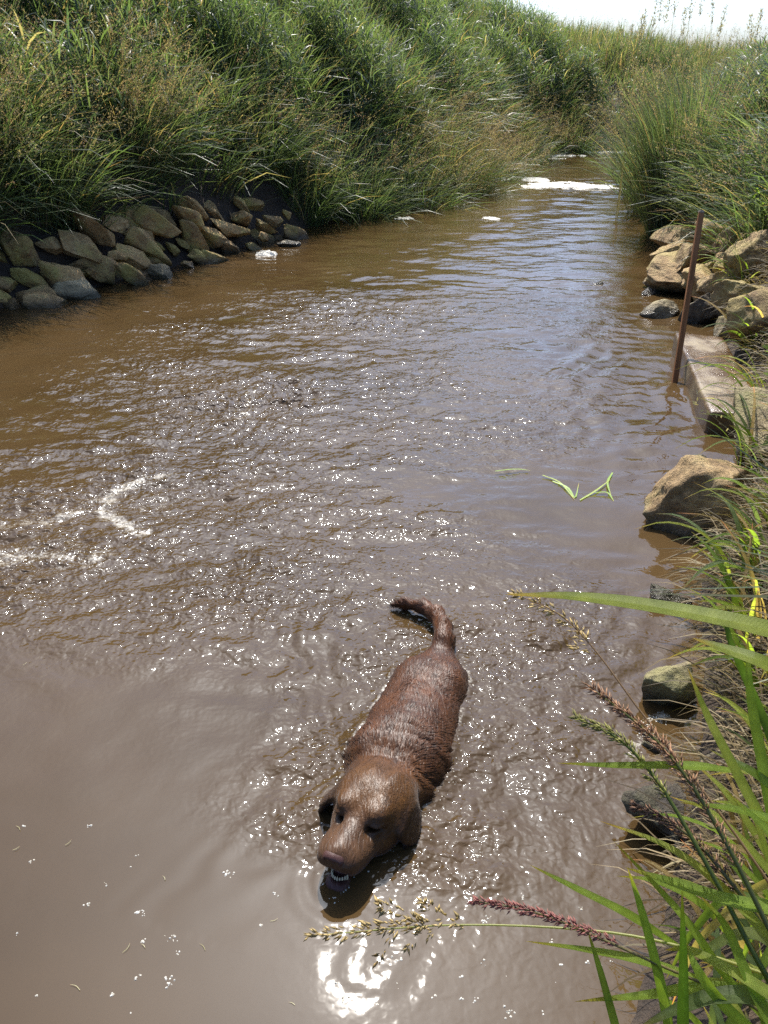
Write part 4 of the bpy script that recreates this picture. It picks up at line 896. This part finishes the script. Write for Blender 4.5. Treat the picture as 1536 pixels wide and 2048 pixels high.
def dog_tint(V):
    Q = head_q(V); hd = sstep(-.20, .02, Q[:, 0])
    body = np.array([.067, .0238, .0070]); headc = np.array([.076, .0315, .0068]); muz = np.array([.066, .031, .0125]); c = body+(headc-body)*hd[:, None]
    mz = sstep(.06, .11, Q[:, 0])*hd; c = c+(muz-c)*mz[:, None]
    ear = sstep(.070, .082, np.abs(Q[:, 1]))*hd; c = c*(1-.5*ear[:, None])
    lip = sstep(-.045, -.06, Q[:, 2])*sstep(.08, .12, Q[:, 0]); c = c+(np.array([.12, .048, .042])-c)*(lip*.85)[:, None]
    tl = sstep(-.22, -.30, V[:, 0]); c = c*(1+.25*tl[:, None])
    eye = np.exp(-(((Q[:, 0]-.080)/.026)**2+((np.abs(Q[:, 1])-.040)/.020)**2+((Q[:, 2]-.006)/.018)**2)); c = c*(1-.62*eye[:, None])  # dark lid pigment, with the shade under the brows painted into the coat
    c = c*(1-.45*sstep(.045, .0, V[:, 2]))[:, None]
    return c*(1+.30*fbm(V, 14, 3)[:, None]+.22*fbm(V*np.array([.4, 1, 1]), 60, 2)[:, None])
def dog_mat(name, rough=.38, spec=.6):
    m, n, l, p = mat_new(name); a = n.new('ShaderNodeAttribute'); a.attribute_name = 'Col'
    tc = n.new('ShaderNodeTexCoord'); mp = n.new('ShaderNodeMapping'); mp.inputs['Rotation'].default_value = (0, 0, math.atan2(DF[0], DF[1])); mp.inputs['Scale'].default_value = (170, 28, 120)
    l.new(tc.outputs['Object'], mp.inputs[0]); t = noise_tex(n, l, 1, 3, .6, mp.outputs[0], .8)
    r = ramp(n, [(.3, (.62, .6, .58)), (.7, (1.3, 1.3, 1.3))]); l.new(t.outputs['Fac'], r.inputs['Fac'])
    l.new(mixc(n, l, .8, a.outputs['Color'], r.outputs['Color'], 'MULTIPLY'), p.inputs['Base Color'])
    p.inputs['Roughness'].default_value = rough; p.inputs['Specular IOR Level'].default_value = spec
    p.inputs['Sheen Weight'].default_value = .08; p.inputs['Sheen Roughness'].default_value = .4
    l.new(bump(n, l, t.outputs['Fac'], .004, .7), p.inputs['Normal']); return m
M_DOG = dog_mat('wet_coat', .40, .30); M_FUR = dog_mat('wet_hair', .42, .24)
dog = empty('dog', (DO[0], DO[1], -.45))
tag(dog, 'wet chocolate brown labrador wading toward the bank with its mouth open', 'dog')
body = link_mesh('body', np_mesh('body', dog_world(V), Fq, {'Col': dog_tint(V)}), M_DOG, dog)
# hair lying along the coat
def fur(V, Fq, n, big=False):
    a, b, c, d = (V[Fq[:, k]] for k in range(4)); nr_ = np.cross(c-a, d-b); ar = np.linalg.norm(nr_, axis=1); cen = (a+b+c+d)/4
    Qc = head_q(cen); ok = (cen[:, 2] > -.03) & ~((Qc[:, 0] > .14) | ((Qc[:, 0] > .06) & (Qc[:, 2] < -.05)) | ((np.abs(Qc[:, 1]) < .055) & (np.abs(Qc[:, 1]) > .022) & (np.abs(Qc[:, 2]-.01) < .014) & (Qc[:, 0] > .06)))
    if big: ok &= (Qc[:, 0] < -.10)
    pr = ar*ok*np.where(Qc[:, 0] > -.09, 1.6, 1)*np.where(big & (cen[:, 0] > .15), 3., 1.); i = rng.choice(len(Fq), n, p=pr/pr.sum()); u = rng.random((n, 1)); v = rng.random((n, 1))
    p = (a[i]*(1-u)+b[i]*u)*(1-v)+(d[i]*(1-u)+c[i]*u)*v; nn = norm(nr_[i])
    q = head_q(p); hd = q[:, 0] > -.09
    flow = np.repeat(np.array([[-1., 0, 0]]), n, 0); flow[:, 1] += .8*np.sign(p[:, 1])*sstep(.02, .12, np.abs(p[:, 1])); flow[:, 2] -= .5*sstep(.0, .1, np.abs(p[:, 1]))
    flow[hd] = -HF+.9*HS*np.clip(q[hd, 1:2]/.06, -1, 1); tl = p[:, 0] < -.24; flow[tl] = np.array([-.5, -.8, .0])*sstep(-.28, -.36, p[tl, :1])+np.array([-1., 0, .1])*(1-sstep(-.28, -.36, p[tl, :1]))
    flow += .85*np.stack([vnoise(p, 16), vnoise(p, 16, 5.), vnoise(p, 16, 9.)], 1)+rng.normal(0, .13, (n, 3))
    t = norm(flow-nn*(flow*nn).sum(1, keepdims=True)); sd = norm(np.cross(nn, t))
    L = np.where(hd, rng.uniform(.004, .008, n), rng.uniform(.009, .018, n))[:, None]; L[tl] *= 1.4; ruff = (p[:, 0] > .17) & ~hd; L[ruff] *= 1.6; wd = np.where(hd, .0006, .0009)[:, None]
    
    if big: L = L*1.2; wd = wd*2.4
    lift = rng.uniform(.02, .12, (n, 1))*(1.5 if big else 1); p0 = p-nn*.0005; p1 = p+t*L*.5+nn*L*lift*.7; p2 = p+t*L+nn*L*lift*.7
    Vf = np.stack([p0-sd*wd, p0+sd*wd, p1+sd*wd*.8, p1-sd*wd*.8, p2], 1).reshape(-1, 3); b0 = (np.arange(n)*5)[:, None]
    Fa = np.vstack([b0+np.array([0, 1, 2]), b0+np.array([0, 2, 3]), b0+np.array([3, 2, 4])])
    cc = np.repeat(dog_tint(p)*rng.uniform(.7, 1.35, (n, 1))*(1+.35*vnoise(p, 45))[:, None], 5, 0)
    return Vf, Fa, cc
Vf, Fa, cf = fur(V, Fq, 30000); Vb, Fb, cb = fur(V, Fq, 2600, True)
Vf, Fa, cf = np.vstack([Vf, Vb]), np.vstack([Fa, Fb+len(Vf)]), np.vstack([cf, cb*.8])
link_mesh('hair', np_mesh('hair', dog_world(Vf), Fa, {'Col': cf}, False), M_FUR, dog)['kind'] = 'stuff'
def plain(name, c, rough, spec=.5):
    m, n, l, p = mat_new(name); t = noise_tex(n, l, 180, 3); r = ramp(n, [(.3, tuple(k*.75 for k in c)), (.7, tuple(k*1.15 for k in c))]); l.new(t.outputs['Fac'], r.inputs['Fac'])
    l.new(r.outputs['Color'], p.inputs['Base Color']); p.inputs['Roughness'].default_value = rough; p.inputs['Specular IOR Level'].default_value = spec
    l.new(bump(n, l, t.outputs['Fac'], .0006, .6), p.inputs['Normal']); return m
def sdf_part(name, f, lo, hi, h, mat):
    v, q = surface_nets(f, lo, hi, h); return link_mesh(name, np_mesh(name, dog_world(head_pt(v)), q), mat, dog)
def nose_sdf(P):
    q = P.copy(); q[..., 1] = np.abs(q[..., 1])
    d = ell(q, (.158, 0, -.008), (.021, .022, .014)); d = smin(d, ell(q, (.163, .015, -.014), (.014, .011, .011)), .008)
    d = smax(d, -ell(q, (.179, .012, -.015), (.009, .005, .0045)), .003); d = smax(d, -ell(q, (.181, 0, -.022), (.008, .0016, .012)), .003); return d
sdf_part('nose', nose_sdf, (.135, -.036, -.038), (.195, .036, .014), .0015, plain('nose_skin', (.070, .031, .024), .38, .35))
sdf_part('mouth_lining', lambda P: ell(P, (.100, 0, -.068), (.045, .025, .017)), (.05, -.03, -.08), (.15, .03, -.04), .003, plain('mouth', (.045, .014, .014), .35))
M_EYE = plain('dark_eye', (.02, .010, .006), .08)
for sgn in (-1, 1):
    V_, F_ = ICO4; link_mesh('eye', np_mesh('eye', dog_world(head_pt(V_*.0098+np.array([.0705, sgn*.0375, .0085]))), F_), M_EYE, dog)
M_TOOTH = plain('tooth', (.60, .52, .34), .4)
for k in range(10):
    a = (k-4.5)/4.5; y_ = .0175*math.sin(a*1.25)/math.sin(1.25); x_ = .131+.021*math.cos(a*1.25); hgt = .0095 if k in (0, 9) else .0042+.0008*(k % 3); r_ = .0029 if k in (0, 9) else .0024
    V_, F_ = ico(2); v = V_*np.array([r_, r_, hgt]); v[:, :2] *= np.clip(1.15-.6*(V_[:, 2:]*.5+.5), .3, 1)
    link_mesh('tooth', np_mesh('tooth', dog_world(head_pt(v+np.array([x_, y_, -.0755]))), F_), M_TOOTH, dog)
print('total tris', sum(len(o.data.polygons)*(2 if len(o.data.polygons) and o.data.polygons[0].loop_total == 4 else 1) for o in bpy.data.objects if o.type == 'MESH'))
